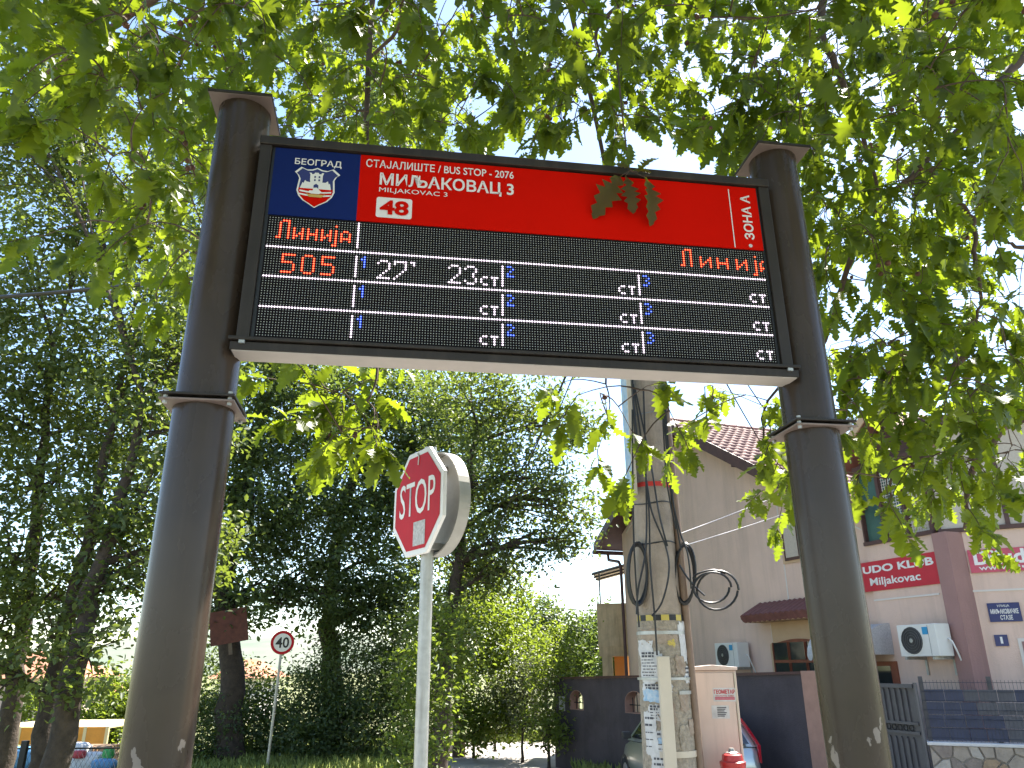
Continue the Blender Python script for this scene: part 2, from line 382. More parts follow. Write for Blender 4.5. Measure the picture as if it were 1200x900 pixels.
fr = MB(SF)
fr.box((-.068, -.098, zt - .036), (1.978, .014, zt)); o = fr.build('top_rail', 'frame_steel', D, bevel=.003)
fr = MB(SF); fr.box((-.082, -.098, zb), (1.992, .010, zb + .030)); fr.box((-.088, -.096, zb + .034), (1.998, .020, zb + .047)); o = fr.build('bottom_rail', 'frame_steel', D, bevel=.002)
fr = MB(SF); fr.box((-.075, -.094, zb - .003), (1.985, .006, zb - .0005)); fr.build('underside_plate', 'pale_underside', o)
for s0, s1 in ((-.066, -.022), (1.932, 1.976)):
    fr = MB(SF); fr.box((s0, -.097, zb + .048), (s1, .008, zt - .037)); fr.build('side_rail', 'frame_steel', D, bevel=.003)
for s in (-.045, 1.955):
    fr = MB(SF); fr.box((s - .008, .006, zb + .022), (s + .012, .018, zb + .033)); fr.build('clip', 'galvanised', D)
fr = MB(SF); fr.box((-.0215, -.095, zb + .0485), (1.9315, -.006, zt - .0375)); fr.build('housing', 'black_plastic', D)
# printed header
HZ0, HZ1 = Z0 + .013, Z0 + .306
hd = MB(SF); hd.box((.309, -.005, HZ0), (1.922, .0005, HZ1)); hdr = hd.build('header_panel', 'sign_red', D); hdr['label'] = 'red printed header with stop name'
hb = MB(SF); hb.box((-.010, -.005, HZ0), (.3085, .0005, HZ1)); hbl = hb.build('header_panel', 'sign_blue', D); hbl['label'] = 'dark blue panel with city crest'
T = lambda s, s0, s1, z0, z1, b, par=hdr, **k: text('lettering', s, SF, s0, s1, Z0 + z0, Z0 + z1, .0025, k.pop('m', 'sign_white'), par, b, **k)
T('БЕОГРАД', .066, .240, .232, .2655, .014, hbl)
T('СТАЈАЛИШТЕ / BUS STOP - 2076', .331, .905, .252, .288, .010)
T('МИЉАКОВАЦ 3', .386, .905, .166, .2315, .020)
T('MILJAKOVAC 3', .386, .646, .1395, .165, .0)
bx_ = []
for cx, cz, a0 in ((.388, .113, 90), (.504, .113, 0), (.504, .043, 270), (.388, .043, 180)):
    for k in range(5):
        a = R(a0 + (90 - 22.5 * k if False else 22.5 * (4 - k))) if False else R(a0 + 22.5 * k); bx_.append((cx + .009 * math.cos(a), cz + .009 * math.sin(a)))
bx_ = sorted(bx_, key=lambda p: math.atan2(p[1] - .078, p[0] - .446))
poly_flat('number_box', SF, [([(s, Z0 + z) for s, z in bx_], 0)], .0015, 'sign_white', hdr)
T('48', .392, .501, .046, .110, .035, m='sign_red').location = (SF.n[0] * .0015, SF.n[1] * .0015, 0)
poly_flat('divider_line', SF, [([(1.799, HZ0 + .004), (1.803, HZ0 + .004), (1.803, Z0 + .29), (1.799, Z0 + .29)], 0)], .0015, 'sign_white', hdr)
T('ЗОНА А', 1.847, 1.889, .058, .268, .022, rot=True)
poly_flat('dot', SF, [([(1.868 + .008 * math.cos(k * .52), Z0 + .030 + .008 * math.sin(k * .52)) for k in range(12)], 0)], .0015, 'sticker_grey', hdr)
# crest
def C(pts): return [(.152 + x * .001, Z0 + .052 + y * .001) for x, y in pts]
sh = [(0, 0), (20, 14), (45, 30), (62, 50), (70, 72), (68, 100), (66, 125), (74, 142), (86, 152), (60, 176), (38, 166), (18, 168), (0, 177), (-18, 168), (-38, 166), (-60, 176), (-82, 152), (-72, 142), (-64, 125), (-67, 100), (-70, 72), (-62, 50), (-45, 30), (-20, 14)]
inn = [(x * .91, 4 + y * .945) for x, y in sh]
low = [p for p in inn if p[1] < 85]; low = [(0, 4), (18, 17), (41, 32), (56, 51), (63, 72), (63, 84), (-63, 84), (-63, 72), (-56, 51), (-41, 32), (-18, 17)]
castle = [(-58, 82), (-50, 108), (-46, 104), (-42, 118), (-36, 112), (-22, 110), (-24, 122), (-24, 144), (-28, 152), (-20, 152), (-18, 146), (-10, 148), (-8, 154), (6, 154), (8, 148), (16, 148), (18, 154), (26, 154), (22, 142), (22, 112), (34, 112), (42, 120), (46, 106), (50, 110), (56, 82)]
crest = [(C(sh), 0), (C(inn), 1), (C(low), 2), (C(castle), 0), (C([(-9, 84), (9, 84), (9, 98), (0, 105), (-9, 98)]), 1)]
for x in (-9, 7):
    for y in (116, 130): crest.append((C([(x, y), (x + 6, y), (x + 6, y + 8), (x, y + 8)]), 1))
for y in (52, 66): crest.append((C([(-58, y), (-30, y - 4), (30, y - 4), (58, y), (58, y + 6), (28, y + 2), (-28, y + 2), (-58, y + 7)]), 0))
crest += [(C([(-34, 62), (-22, 44), (24, 44), (38, 60), (30, 56), (-26, 56)]), 3), (C([(-26, 62), (-14, 58), (14, 58), (24, 66), (14, 76), (4, 86), (-8, 84), (-10, 72), (-22, 72)]), 0)]
poly_flat('city_crest', SF, crest, .002, ['crest_white', 'crest_blue', 'sign_red', 'crest_gold'], hbl, .0004)
# the LED matrix, 192 x 48 diodes at 10 mm pitch
lit = {}
def put(rows, c0, r0, colr):
    for r_, row in enumerate(rows):
        for c_, ch in enumerate(row):
            if ch == '#' and 0 <= c0 + c_ <= 191: lit[(c0 + c_, r0 + r_)] = colr
G = {'Л': ['..###', '.#..#', '.#..#', '.#..#', '.#..#', '.#..#', '.#..#', '##..#'], 'и': ['#..#', '#..#', '#.##', '##.#', '#..#'], 'н': ['#..#', '#..#', '####', '#..#', '#..#'],
     'ј': ['.#', '..', '.#', '.#', '.#', '.#', '.#', '.#', '##'], 'а': ['.##.', '#..#', '#..#', '####', '#..#'],
     'И': ['#...#', '#..##', '#.#.#', '##..#', '#...#'], 'Н': ['#...#', '#...#', '#####', '#...#', '#...#'],
     '5': ['#####', '#....', '#....', '####.', '....#', '....#', '....#', '####.'], '0': ['.###.', '#...#', '#...#', '#...#', '#...#', '#...#', '#...#', '.###.'],
     '2': ['.###.', '#...#', '....#', '....#', '...#.', '..#..', '.#...', '#####'], '7': ['#####', '#...#', '....#', '....#', '...#.', '..#..', '.#...', '#....'],
     '3': ['.###.', '#...#', '....#', '...#.', '...#.', '....#', '#...#', '.###.'], "'": ['##', '.#'], 'с': ['.##', '#..', '#..', '.##'], 'т': ['###', '.#.', '.#.', '.#.'],
     'i': ['.#', '##', '.#', '.#', '.#'], 'ii': ['##.', '..#', '.#.', '#..', '###'], 'iii': ['##.', '..#', '.#.', '..#', '##.']}
for c0, ch, r0 in ((3, 'Л', 1), (9, 'и', 4), (14, 'н', 4), (19, 'и', 4), (23, 'ј', 2), (26, 'а', 4), (157, 'Л', 1), (165, 'И', 4), (172, 'Н', 4), (180, 'И', 4), (187, 'ј', 2), (190, 'а', 4), (6, '5', 15), (13, '0', 15), (20, '5', 15)):
    put(G[ch], c0, r0, 'r')
for r0 in (12, 24, 36):
    put(['#' * 192], 0, r0, 'w')
    for c, g in ((32, 'i'), (86, 'ii'), (139, 'iii')):
        put(['#'] * 9, c, r0 + 2, 'w'); put(G[g], c + 2, r0 + 2, 'b')
    for c in (86, 139, 192):
        put(G['с'], c - 8, r0 + 7, 'w'); put(G['т'], c - 4, r0 + 7, 'w')
put(['#'] * 11, 32, 0, 'w')
for c0, ch in ((40, '2'), (46, '7'), (52, "'"), (66, '2'), (72, '3')): put(G[ch], c0, 15, 'w')
lb = MB(SF); lb.box((-.008, -.005, Z0 - .478), (1.918, -.001, Z0 + .0085)); led = lb.build('led_panel', 'led_board', D)
def dots(name, cells, size, n, mname):
    vv = []; t8 = [(math.cos(R(45 * k + 22.5)) * size / 2 * 1.08, math.sin(R(45 * k + 22.5)) * size / 2 * 1.08) for k in range(0, 8, 2)]
    for c, r_ in cells:
        for a, b in t8: vv.append(SF.pt(c * .01 + a, n, Z0 - r_ * .01 + b))
    k = len(cells); return np_mesh(name, np.array(vv), np.arange(4 * k).reshape(k, 4), mname, led, kind='stuff')
allc = [(c, r_) for c in range(192) for r_ in range(48)]
dots('unlit_diodes', [p for p in allc if p not in lit], .0043, .0005, 'led_off')
for key, nm in (('r', 'red'), ('w', 'white'), ('b', 'blue')):
    cells = [p for p in lit if lit[p] == key]
    dots('lit_%s_diodes' % nm, cells, .0098 if key == 'r' else .0090, .0005, 'led_' + nm); dots('lit_%s_cores' % nm, cells, .0055, .0012, 'led_%s_core' % nm)

# ------------------------------------------------------------------ stop sign
c = at(489, 588, 4.35); ST = Frame((c[0], c[1]), -37 - 180 + 180); zc = c[2]
a_n = math.atan2(-.565, -.825); ST.n = np.array([math.cos(a_n), math.sin(a_n)]); ST.r = np.array([-ST.n[1], ST.n[0]])
if ST.r[1] > 0: ST.r = -ST.r
S = thing('stop_sign', (c[0], c[1], .115), 'red octagonal stop sign on grey pole with a round sign mounted on its back', 'traffic sign')
pc = ST.pt(0, -.075, 0)
m = MB(); m.lathe([(.036, .116), (.036, zc + .33)], (pc[0], pc[1], 0), 24); m.build('pole', 'galvanised', S, 40)
def ngon(n, rad, rot, z): return [(rad * math.cos(R(rot + 360 / n * k)), z + rad * math.sin(R(rot + 360 / n * k))) for k in range(n)]
q8 = .30 / math.cos(R(22.5))
m = MB(ST); m.prism(ngon(8, q8, 22.5, zc), -.022, 0); pl = m.build('octagon_plate', 'white_paint', S, bevel=.003)
m = MB(ST); m.quad(*[(s, .002, z) for s, z in ngon(8, q8 * .90, 22.5, zc)]); m.build('red_face', 'stop_red', pl)
text('lettering', 'STOP', ST, -.215, .215, zc - .075, zc + .125, .004, 'white_paint', pl, .004)
m = MB(ST); m.quad((-.03, .004, zc - .25), (.11, .004, zc - .25), (.11, .004, zc - .115), (-.03, .004, zc - .115)); m.build('sticker', 'sticker_grey', pl)
m = MB(ST); m.tube([(-.01, .005, zc + .29), (.012, .006, zc + .26), (.004, .005, zc + .215)], .004, 5); m.build('scratch', 'white_paint', pl)
m = MB(ST); m.prism(ngon(48, .30, 0, zc), -.175, -.171); rp_ = m.build('round_plate', 'sign_back_grey', S, 30); rp_['label'] = 'grey back of a round sign'
m = MB(ST); n0 = len(m.v); seg = 48
prof = [(.300, -.171), (.300, -.105), (.291, -.105), (.291, -.171)]
ring = MB(ST)
for k in range(seg):
    a0, a1 = 2 * math.pi * k / seg, 2 * math.pi * (k + 1) / seg
    for (r0, na), (r1, nb) in zip(prof, prof[1:] + prof[:1]):
        ring.quad((r0 * math.cos(a0), na, zc + r0 * math.sin(a0)), (r0 * math.cos(a1), na, zc + r0 * math.sin(a1)), (r1 * math.cos(a1), nb, zc + r1 * math.sin(a1)), (r1 * math.cos(a0), nb, zc + r1 * math.sin(a0)))
ring.build('rim', 'sign_back_grey', rp_)
for z in (zc - .25, zc + .2):
    m = MB(ST); m.box((-.05, -.168, z - .02), (.05, -.024, z + .02)); m.build('clamp', 'galvanised', S, bevel=.004)

# ------------------------------------------------------------------ speed limit sign
c = at(331, 753, 20.5); zc = c[2]; SP = Frame((c[0], c[1]), -90 - 12); S = thing('speed_limit_sign', (c[0], c[1], gz(20.5)), 'round white speed limit sign with red ring reading 40 on thin pole', 'traffic sign')
m = MB(SP); m.tube([(-.10, -.05, gz(20.5)), (0, -.05, zc + .25)], .033, 12); m.build('pole', 'galvanised', S, 40)
m = MB(SP); m.prism(ngon(40, .29, 0, zc), -.02, 0); pl = m.build('round_plate', 'sign_back_grey', S)
m = MB(SP); m.quad(*[(s, .003, z) for s, z in ngon(40, .286, 0, zc)]); m.build('red_ring', 'stop_red', pl)
m = MB(SP); m.quad(*[(s, .006, z) for s, z in ngon(40, .22, 0, zc)]); m.build('white_face', 'white_paint', pl)
text('lettering', '40', SP, -.165, .165, zc - .13, zc + .13, .009, 'black', pl, .02)

# ------------------------------------------------------------------ utility pole
PX = at(785, 890, 7.5)[0]; PB = np.array([PX, 7.5]); UP = Frame(PB, -90 + 6)
U = thing('utility_pole', (PX, 7.5, gz(7.5)), 'concrete utility pole plastered with torn notices, cables strapped along it', 'utility pole')
PH = 6.6
def prad(z): return .248 - .0165 * (z + .2)
pole = MB()
nseg = 16; zs = [gz(7.5) - .1] + [k * .25 for k in range(0, 27)]
for z in zs:
    for j in range(nseg):
        a = 2 * math.pi * j / nseg + .2; rr_ = prad(z) * (1 if j % 2 else .985); pole.v.append((PB[0] + rr_ * math.cos(a), PB[1] + rr_ * math.sin(a), z))
for k in range(len(zs) - 1):
    for j in range(nseg):
        q = (j + 1) % nseg; pole.f.append((k * nseg + j, k * nseg + q, (k + 1) * nseg + q, (k + 1) * nseg + j)); pole.mi.append(0)
pole.f.append(tuple((len(zs) - 1) * nseg + j for j in range(nseg))); pole.mi.append(0)
pole.build('shaft', 'concrete', U, 50)
def on_pole(ang, z, off):          # ang 0 = towards the camera, + to the right
    a = R(-90 + ang); rr_ = prad(z) + off; return (PB[0] + rr_ * math.cos(a), PB[1] + rr_ * math.sin(a), z)
def band(name, z, h, mname, a0=-180, a1=180, off=.006, n=28, wob=0.0):
    m = MB(); tot = [a0 + (a1 - a0) * k / n for k in range(n + 1)]
    for k in range(n):
        dz0 = wob * math.sin(tot[k] * .05); dz1 = wob * math.sin(tot[k + 1] * .05)
        m.quad(on_pole(tot[k], z + dz0, off), on_pole(tot[k + 1], z + dz1, off), on_pole(tot[k + 1], z + h + dz1, off), on_pole(tot[k], z + h + dz0, off))
    return m.build(name, mname, U)
def zp(py): return at(775, py, 7.5 - .2)[2]
band('red_tape', zp(569), .045, 'tape_red', -60, 85)
for py in (483, 589, 636): band('wire_tie', zp(py), .012, 'cable_grey' if py == 483 else 'cable_black', -120, 120, .005, wob=.012)
zt_ = zp(727)
for k in range(9): band('warning_tape', zt_, .05, 'tape_yellow' if k % 2 == 0 else 'black', -84 + k * 19, -84 + k * 19 + 19, .009, 4)
band('steel_strap', zt_ - .12, .03, 'galvanised', -110, 110, .014)
band('pasted_layers', gz(7.5) + .02, zt_ - gz(7.5) - .02, 'old_glue', -100, 100, .006, 36)
def patch(name, z0, z1, a0, a1, mname, off, lines=0, seed=0):
    rd = random.Random(seed); m = MB(); n = 12; k = 12; eL = [0]; eB = [0]; eR = [0]; eT = [0]
    for e, c_, amp in ((eL, k, 1.6), (eR, k, 1.6), (eB, n, .012), (eT, n, .008)):
        for _ in range(c_): e.append(e[-1] * .6 + rd.gauss(0, amp * .7))
    def pp(ii, jj):
        aa = a0 + (a1 - a0) * ii / n + (eL[jj] if ii == 0 else eR[jj] if ii == n else 0); zz = z0 + (z1 - z0) * jj / k + (eB[ii] if jj == 0 else eT[ii] if jj == k else 0)
        return on_pole(aa, zz, off + .002 * math.sin(ii * 1.3 + jj * .9 + seed))
    for i in range(n):
        for j in range(k):
            if (i in (0, n - 1)) and (j in (0, k - 1)) and rd.random() < .6: continue
            m.quad(pp(i, j), pp(i + 1, j), pp(i + 1, j + 1), pp(i, j + 1))
    o = m.build(name, mname, U)
    if lines:
        l = MB()
        for q in range(lines):
            zz = z1 - (z1 - z0) * (q + 1) / (lines * 1.0 + 1.2); h = .008 if q > 1 else .018; e = a0 + (a1 - a0) * rd.uniform(.6, .9); s_ = a0 + (a1 - a0) * rd.uniform(.08, .16); aa = s_
            while aa < e:
                b = min(e, aa + rd.uniform(4, 11)); l.quad(on_pole(aa, zz, off + .003), on_pole(b, zz, off + .003), on_pole(b, zz + h, off + .003), on_pole(aa, zz + h, off + .003)); aa = b + 2
        l.build('printed_lines', 'ink', o)
    return o
patch('poster', zp(846), zp(826), -52, -20, 'paper', .012, 5, 21)
patch('poster', zp(834), zp(812), 20, 48, 'paper_brown', .012, 0, 22)
patch('poster', zp(880), zp(850), 14, 40, 'old_glue', .015, 0, 23)
patch('poster', zp(862), zp(842), 38, 62, 'paper_brown', .013, 0, 24)
patch('poster', zp(800), zp(780), 40, 66, 'paper', .012, 3, 25)
patch('poster', zp(755), zp(737), -64, 4, 'paper_brown', .011, 0, 1)
patch('poster', zp(775), zp(728), 34, 62, 'paper', .012, 0, 2)
patch('poster', zp(768), zp(750), -80, -30, 'paper', .013, 0, 3)
patch('poster', zp(800), zp(763), -70, -12, 'paper', .015, 9, 4)
patch('poster', zp(812), zp(801), -66, 6, 'paper', .013, 2, 5)
patch('poster', zp(823), zp(808), -64, -6, 'paper_blue', .016, 0, 6)
patch('poster', zp(852), zp(822), -30, 10, 'paper_brown', .011, 0, 7)
patch('poster', zp(886), zp(835), -66, -34, 'paper', .014, 5, 8)
patch('poster', zp(885), zp(856), -36, -6, 'paper', .013, 4, 9)
patch('poster', zp(872), zp(864), -30, -8, 'paper_blue', .018, 0, 10)
patch('poster', zp(790), zp(769), 18, 44, 'paper_brown', .016, 0, 11)
patch('poster', zp(905), zp(884), -50, -2, 'paper', .012, 2, 12)
patch('poster', zp(752), zp(744), 2, 28, 'paper_brown', .012, 0, 13)
patch('poster', zp(757), zp(750), 4, 20, 'tape_yellow', .014, 0, 14)
band('steel_strap', zp(797), .022, 'galvanised', -90, 60, .024)
band('steel_strap', zp(814), .03, 'sign_back_grey', 20, 110, .02)
band('steel_strap', zp(888), .05, 'cream_metal', -30, 70, .016)
# cable guard channel, conduits, cables running down
a0 = on_pole(1, 1.75, .03); m = MB(); g0 = at(777, 769, 7.2); g1 = at(787, 915, 7.18)
gd = Frame((g0[0], g0[1]), -90)
m = MB(); hw = .052
m.v = []
for P_ in (g1, g0):
    for dx, dy in ((-hw, -.03), (hw, -.03), (hw, .045), (-hw, .045)): m.v.append((P_[0] + dx, P_[1] + dy, P_[2]))
m.f = [(3, 2, 1, 0), (4, 5, 6, 7), (0, 1, 5, 4), (1, 2, 6, 5), (2, 3, 7, 6), (3, 0, 4, 7)]; m.mi = [0] * 6
m.build('cable_guard', 'cream_metal', U, bevel=.006)
m = MB(); m.tube([on_pole(68, z, .03) for z in (gz(7.5), .5, 1.2, 2, 3, 4, 5)], .034, 10); m.build('conduit', 'pipe_brown', U, 50)
m = MB(); m.tube([on_pole(84 + 3 * math.sin(z * 2), z, .035) for z in (gz(7.5), .3, .8, 1.3, 1.9, 2.6, 3.4, 4.2, 5, 6)], .026, 8); m.build('cable', 'cable_black', U, 50)
m = MB(); m.tube([on_pole(93 + 4 * math.sin(z * 1.7), z, .03) for z in (gz(7.5), .3, .8, 1.3, 1.9, 2.6, 3.4, 4.2, 5, 6)], .02, 8); m.build('cable', 'cable_black', U, 50)
def pxcable(name, pts, rad, mname, parent, Y=7.2, seg=6, sub=6):
    P_ = [Vector(at(*p) if len(p) == 3 else at(p[0], p[1], Y)) for p in pts]
    out = []
    for k in range(len(P_) - 1):
        p0, p1, p2, p3 = P_[max(k - 1, 0)], P_[k], P_[k + 1], P_[min(k + 2, len(P_) - 1)]
        for j in range(sub):
            t = j / sub; out.append(.5 * ((2 * p1) + (-p0 + p2) * t + (2 * p0 - 5 * p1 + 4 * p2 - p3) * t * t + (-p0 + 3 * p1 - 3 * p2 + p3) * t ** 3))
    out.append(P_[-1]); m = MB(); m.tube([tuple(p) for p in out], rad, seg); return m.build(name, mname, parent, 60)
for pts in ([(741, 440), (745, 500), (757, 560), (764, 600), (780, 640), (784, 670), (776, 705), (764, 722)],
            [(742, 450), (752, 520), (760, 590), (762, 660), (767, 720), (770, 768)],
            [(744, 455), (762, 540), (772, 600), (782, 640)], [(754, 455), (757, 560), (757, 640), (748, 690), (746, 720)], [(741, 480), (742, 600), (744, 660), (749, 735)]):
    pxcable('cable', pts, .009, 'cable_black', U, 7.16)
for pts in ([(778, 470), (784, 560), (796, 620), (806, 650), (810, 690)], [(780, 480), (788, 580), (798, 645)], [(776, 470), (781, 560), (792, 620)]):
    pxcable('cable', pts, .008, 'cable_black', U, 7.25)
def coil(cx, cy, rx, ry, Y, turns, name, thick, seed):
    rd = random.Random(seed); pts = []
    c0 = at(cx, cy, Y); ux = at(cx + rx, cy, Y) - c0; uz = at(cx, cy - ry, Y) - c0
    N = turns * 22
    for k in range(N + 1):
        a = 2 * math.pi * k / 22; j = 1 + .06 * math.sin(k * .37 + seed) ; pts.append(tuple(c0 + ux * math.cos(a) * j + uz * math.sin(a) * j + np.array([0, .03 * math.sin(k * .21 + seed), 0])))
    m = MB(); m.tube(pts, thick, 6); return m.build(name, 'cable_black', U, 60)
coil(747, 672, 11, 35, 7.35, 6, 'cable_coil', .011, 1); coil(802, 672, 12, 34, 7.4, 7, 'cable_coil', .011, 2)
coil(835, 688, 22, 18, 7.3, 1, 'cable_coil', .011, 3).rotation_euler = (0, 0, 0)
coil(842, 692, 24, 23, 7.32, 1, 'cable_coil', .011, 4); pxcable('cable', [(812, 678), (818, 672), (835, 668), (850, 672)], .010, 'cable_black', U, 7.3)
pxcable('cable', [(796, 662), (805, 676), (815, 688), (826, 698)], .010, 'cable_black', U, 7.3)
# advert board seen edge on
AB = Frame(at(738, 515, 7.35)[:2], -8); z0, z1 = at(738, 578, 7.3)[2], at(738, 430, 7.3)[2]
m = MB(AB); m.prism([(-.16, z0 + .04), (.06, z0), (.06, z1), (-.16, z1)], -.012, .012); ab = m.build('board', 'paper_blue', U)
m = MB(AB); m.box((.062, -.02, z0 - .02), (.085, .02, z1)); m.build('board_edge', 'cream_metal', ab)
m = MB(); m.tube([on_pole(0, PH - .35, .1), on_pole(0, PH - .35, -.8)], .03, 8); m.build('crossarm', 'galvanised', U)
PT = np.array([PB[0], PB[1], PH - .3])
def span(P0, P1, sag, rad, label, mname='cable_black', group='overhead cables'):
    P0 = np.array(P0, float); P1 = np.array(P1, float); pts = []
    for k in range(15):
        t = k / 14; p = P0 * (1 - t) + P1 * t; p[2] -= sag * 4 * t * (1 - t); pts.append(tuple(p))
    m = MB(); m.tube(pts, rad, 6); return tag(m.build('overhead_cable', mname, None, 60), label, 'cable', group)
span(at(-60, 352, 8.2), PT + (-.1, 0, .2), .18, .024, 'thick black cable crossing the oaks left of the tall left post')
span(PT + (-.12, .1, -.1), at(560, 655, 21), .35, .014, 'dark cable slanting down behind the stop sign trees')
span(PT + (-.05, .15, .0), at(596, 575, 24), .3, .011, 'thin cable running down to the tree edge, left of a twin')
span(PT + (0, .15, .05), at(607, 578, 24), .3, .011, 'thin cable running down to the tree edge, right of a twin')
span(PT + (.1, .1, .1), at(905, 540, 17), .15, .012, 'black cable dropping to the tiled roof, lower one')
span(PT + (.12, .1, .2), at(925, 520, 17), .15, .012, 'black cable dropping to the tiled roof, upper one')
span(at(798, 625, 7.4), at(960, 560, 15), .02, .0045, 'pale thin wire across the gable wall, upper one', 'cable_grey')
span(at(800, 640, 7.4), at(975, 582, 15), .02, .0045, 'pale thin wire across the gable wall, lower one', 'cable_grey')
span(at(560, 702, 45), at(760, 716, 40), .2, .03, 'far power line above the green shrubs, upper one')
span(at(560, 712, 45), at(760, 724, 40), .2, .03, 'far power line above the green shrubs, lower one')
span(at(600, 706, 30), at(690, 738, 27), .1, .02, 'dark far cable sloping towards the terrace')
span(at(1040, 318, 9), at(1290, 300, 9), .1, .008, 'thin wire in the bright sky beside the right branches')
span(at(1000, 350, 9), at(1290, 332, 9), .1, .008, 'thin wire in the bright sky just under another')

# ------------------------------------------------------------------ utility cabinet
cA = at(835, 783, 8.0); ztop = cA[2] + .03; g = gz(8); CB = Frame((at(810, 800, 7.8)[0], 7.8), -90 + 8)
wd = at(857, 800, 7.8)[0] - at(820, 800, 7.8)[0] + .06; wd = .42
K = thing('utility_cabinet', CB.pt(wd / 2, -.16, g), 'tall beige electrical cabinet with red notice stuck on its door', 'cabinet')
m = MB(CB); m.box((0, -.36, g), (wd, 0, ztop - .05)); m.build('body', 'cabinet_beige', K, bevel=.01)
m = MB(CB); m.prism([(-.015, ztop - .048), (wd + .015, ztop - .048), (wd + .015, ztop - .02), (wd * .5, ztop), (-.015, ztop - .02)], -.375, .02); m.build('roof', 'cabinet_beige', K, bevel=.006)
m = MB(CB); m.box((.015, .002, g + .25), (wd - .03, .016, ztop - .07)); dr = m.build('door', 'cabinet_beige', K, bevel=.004)
m = MB(CB); m.box((wd - .024, .002, g + .25), (wd - .008, .02, ztop - .07)); m.build('hinge_strip', 'cream_metal', K)
m = MB(CB); m.box((.03, .017, g + .95), (.055, .03, g + 1.05)); m.build('lock', 'galvanised', dr)
def cbz(py): return CB.hit(835, py)[1]
m = MB(CB); m.quad((.19, .018, cbz(822)), (.40, .018, cbz(822)), (.40, .018, cbz(806)), (.19, .018, cbz(806))); stc = m.build('notice', 'paper', dr)
text('lettering', 'ГЕОМЕТАР', CB, .2, .39, cbz(813), cbz(808), .020, 'stop_red', stc, .03)
text('lettering', 'УСЛУГЕ СВЕ', CB, .21, .38, cbz(816.4), cbz(814.6), .020, 'stop_red', stc, .01)
m = MB(CB)
for k in range(2): zz = cbz(818.2 + 1.7 * k); m.quad((.205, .020, zz), (.385, .020, zz), (.385, .020, zz + .010), (.205, .020, zz + .010))
m.build('printed_lines', 'banner_faded', stc)
m = MB(CB); m.quad((.165, .018, cbz(842)), (.325, .018, cbz(842)), (.325, .018, cbz(826.5)), (.165, .018, cbz(826.5))); st2 = m.build('notice', 'paper', dr)
m = MB(CB)
for k in range(6): zz = cbz(829.5 + 2 * k); m.quad((.215, .020, zz), (.30 - .01 * (k % 3), .020, zz), (.30 - .01 * (k % 3), .020, zz + .008), (.215, .020, zz + .008))
m.build('printed_lines', 'ink', st2)

# ------------------------------------------------------------------ hydrant
h = at(857, 877, 7.45); g = gz(7.45); HY = Frame((h[0], h[1]), -90); top = h[2]
H = thing('fire_hydrant', (h[0], h[1], g), 'red fire hydrant with grey outlet caps in front of the beige cabinet', 'hydrant')
m = MB(); t = top - g
m.lathe([(.15, 0), (.15, .03), (.085, .05), (.08, t - .36), (.105, t - .34), (.108, t - .14), (.112, t - .13), (.112, t - .105), (.092, t - .095), (.085, t - .05), (.06, t - .04)], (h[0], h[1], g), 28); m.build('body', 'hydrant_red', H, 35)
m = MB(); m.lathe([(.055, 0), (.058, .01), (.03, .02), (.022, .045)], (h[0], h[1], top - .042), 6); m.build('top_nut', 'hydrant_cap', H)
for dx, dn, nm in ((.045, .13, 'front'), (-.15, .02, 's'), (.155, .03, 's')):
    d = Vector((dx, -dn if nm == 'front' else -.05, 0)).normalized() if nm == 'front' else Vector((1 if dx > 0 else -1, -.3, 0)).normalized()
    rad = .082 if nm == 'front' else .06; b = Vector((h[0], h[1], top - .235)); m = MB()
    m.tube([tuple(b + d * .07), tuple(b + d * .11)], rad * .8, 20); ol = m.build('outlet', 'hydrant_red', H, 40)
    m = MB(); m.tube([tuple(b + d * .11), tuple(b + d * .112), tuple(b + d * .155), tuple(b + d * .165)], [rad * .9, rad, rad, rad * .8], 20); m.tube([tuple(b + d * .163), tuple(b + d * .172)], [rad * .62, rad * .58], 20); m.tube([tuple(b + d * .17), tuple(b + d * .185)], [rad * .3, rad * .27], 6); m.build('cap', 'hydrant_cap', ol, 40)
m = MB()
for k in range(6):
    a = R(60 * k); m.lathe([(.012, 0), (.012, .03)], (h[0] + .10 * math.cos(a), h[1] + .10 * math.sin(a), top - .138), 6)
m.build('flange_bolts', 'hydrant_red', H)

# ------------------------------------------------------------------ parked car (tail towards us)
FL = at(723, 880, 18.4); u = np.array([-.139, .99]); l_ = np.array([-.99, -.139])
cc = FL[:2] - 1.88 * u - .81 * l_; gc = gz(16.6)
class CarF:
    def pt(self, x, y, z): q = cc + u * x + l_ * y; return (q[0], q[1], gc + z - .02 * x)
CF = CarF(); A = thing('parked_car', (cc[0], cc[1], gc), 'silver hatchback parked along the dark wall behind the utility pole', 'car')
st = [(-1.88, .45, .62, .70), (-1.86, .32, .82, .76), (-1.78, .24, .93, .80), (-1.3, .20, .96, .82), (-.4, .18, .93, .825), (.5, .18, .91, .82), (.95, .20, .90, .81), (1.35, .22, .82, .79), (1.65, .26, .73, .74), (1.80, .30, .62, .68), (1.88, .40, .52, .60)]
m = MB(CF); sec = []
for x, zb_, zt2, hwid in st:
    i = len(m.v); zm = zb_ + (zt2 - zb_) * .55
    ring_ = [(-hwid * .90, zb_), (-hwid, zb_ + (zt2 - zb_) * .3), (-hwid, zm), (-hwid * .95, zt2 - .02), (-hwid * .82, zt2), (0, zt2 + .02), (hwid * .82, zt2), (hwid * .95, zt2 - .02), (hwid, zm), (hwid, zb_ + (zt2 - zb_) * .3), (hwid * .90, zb_)]
    m.v += [m.P((x, y, z)) for y, z in ring_]; sec.append(i)
for a, b in zip(sec[:-1], sec[1:]):
    for j in range(10): m.f.append((a + j, a + j + 1, b + j + 1, b + j)); m.mi.append(0)
    m.f.append((a + 10, a, b, b + 10)); m.mi.append(0)
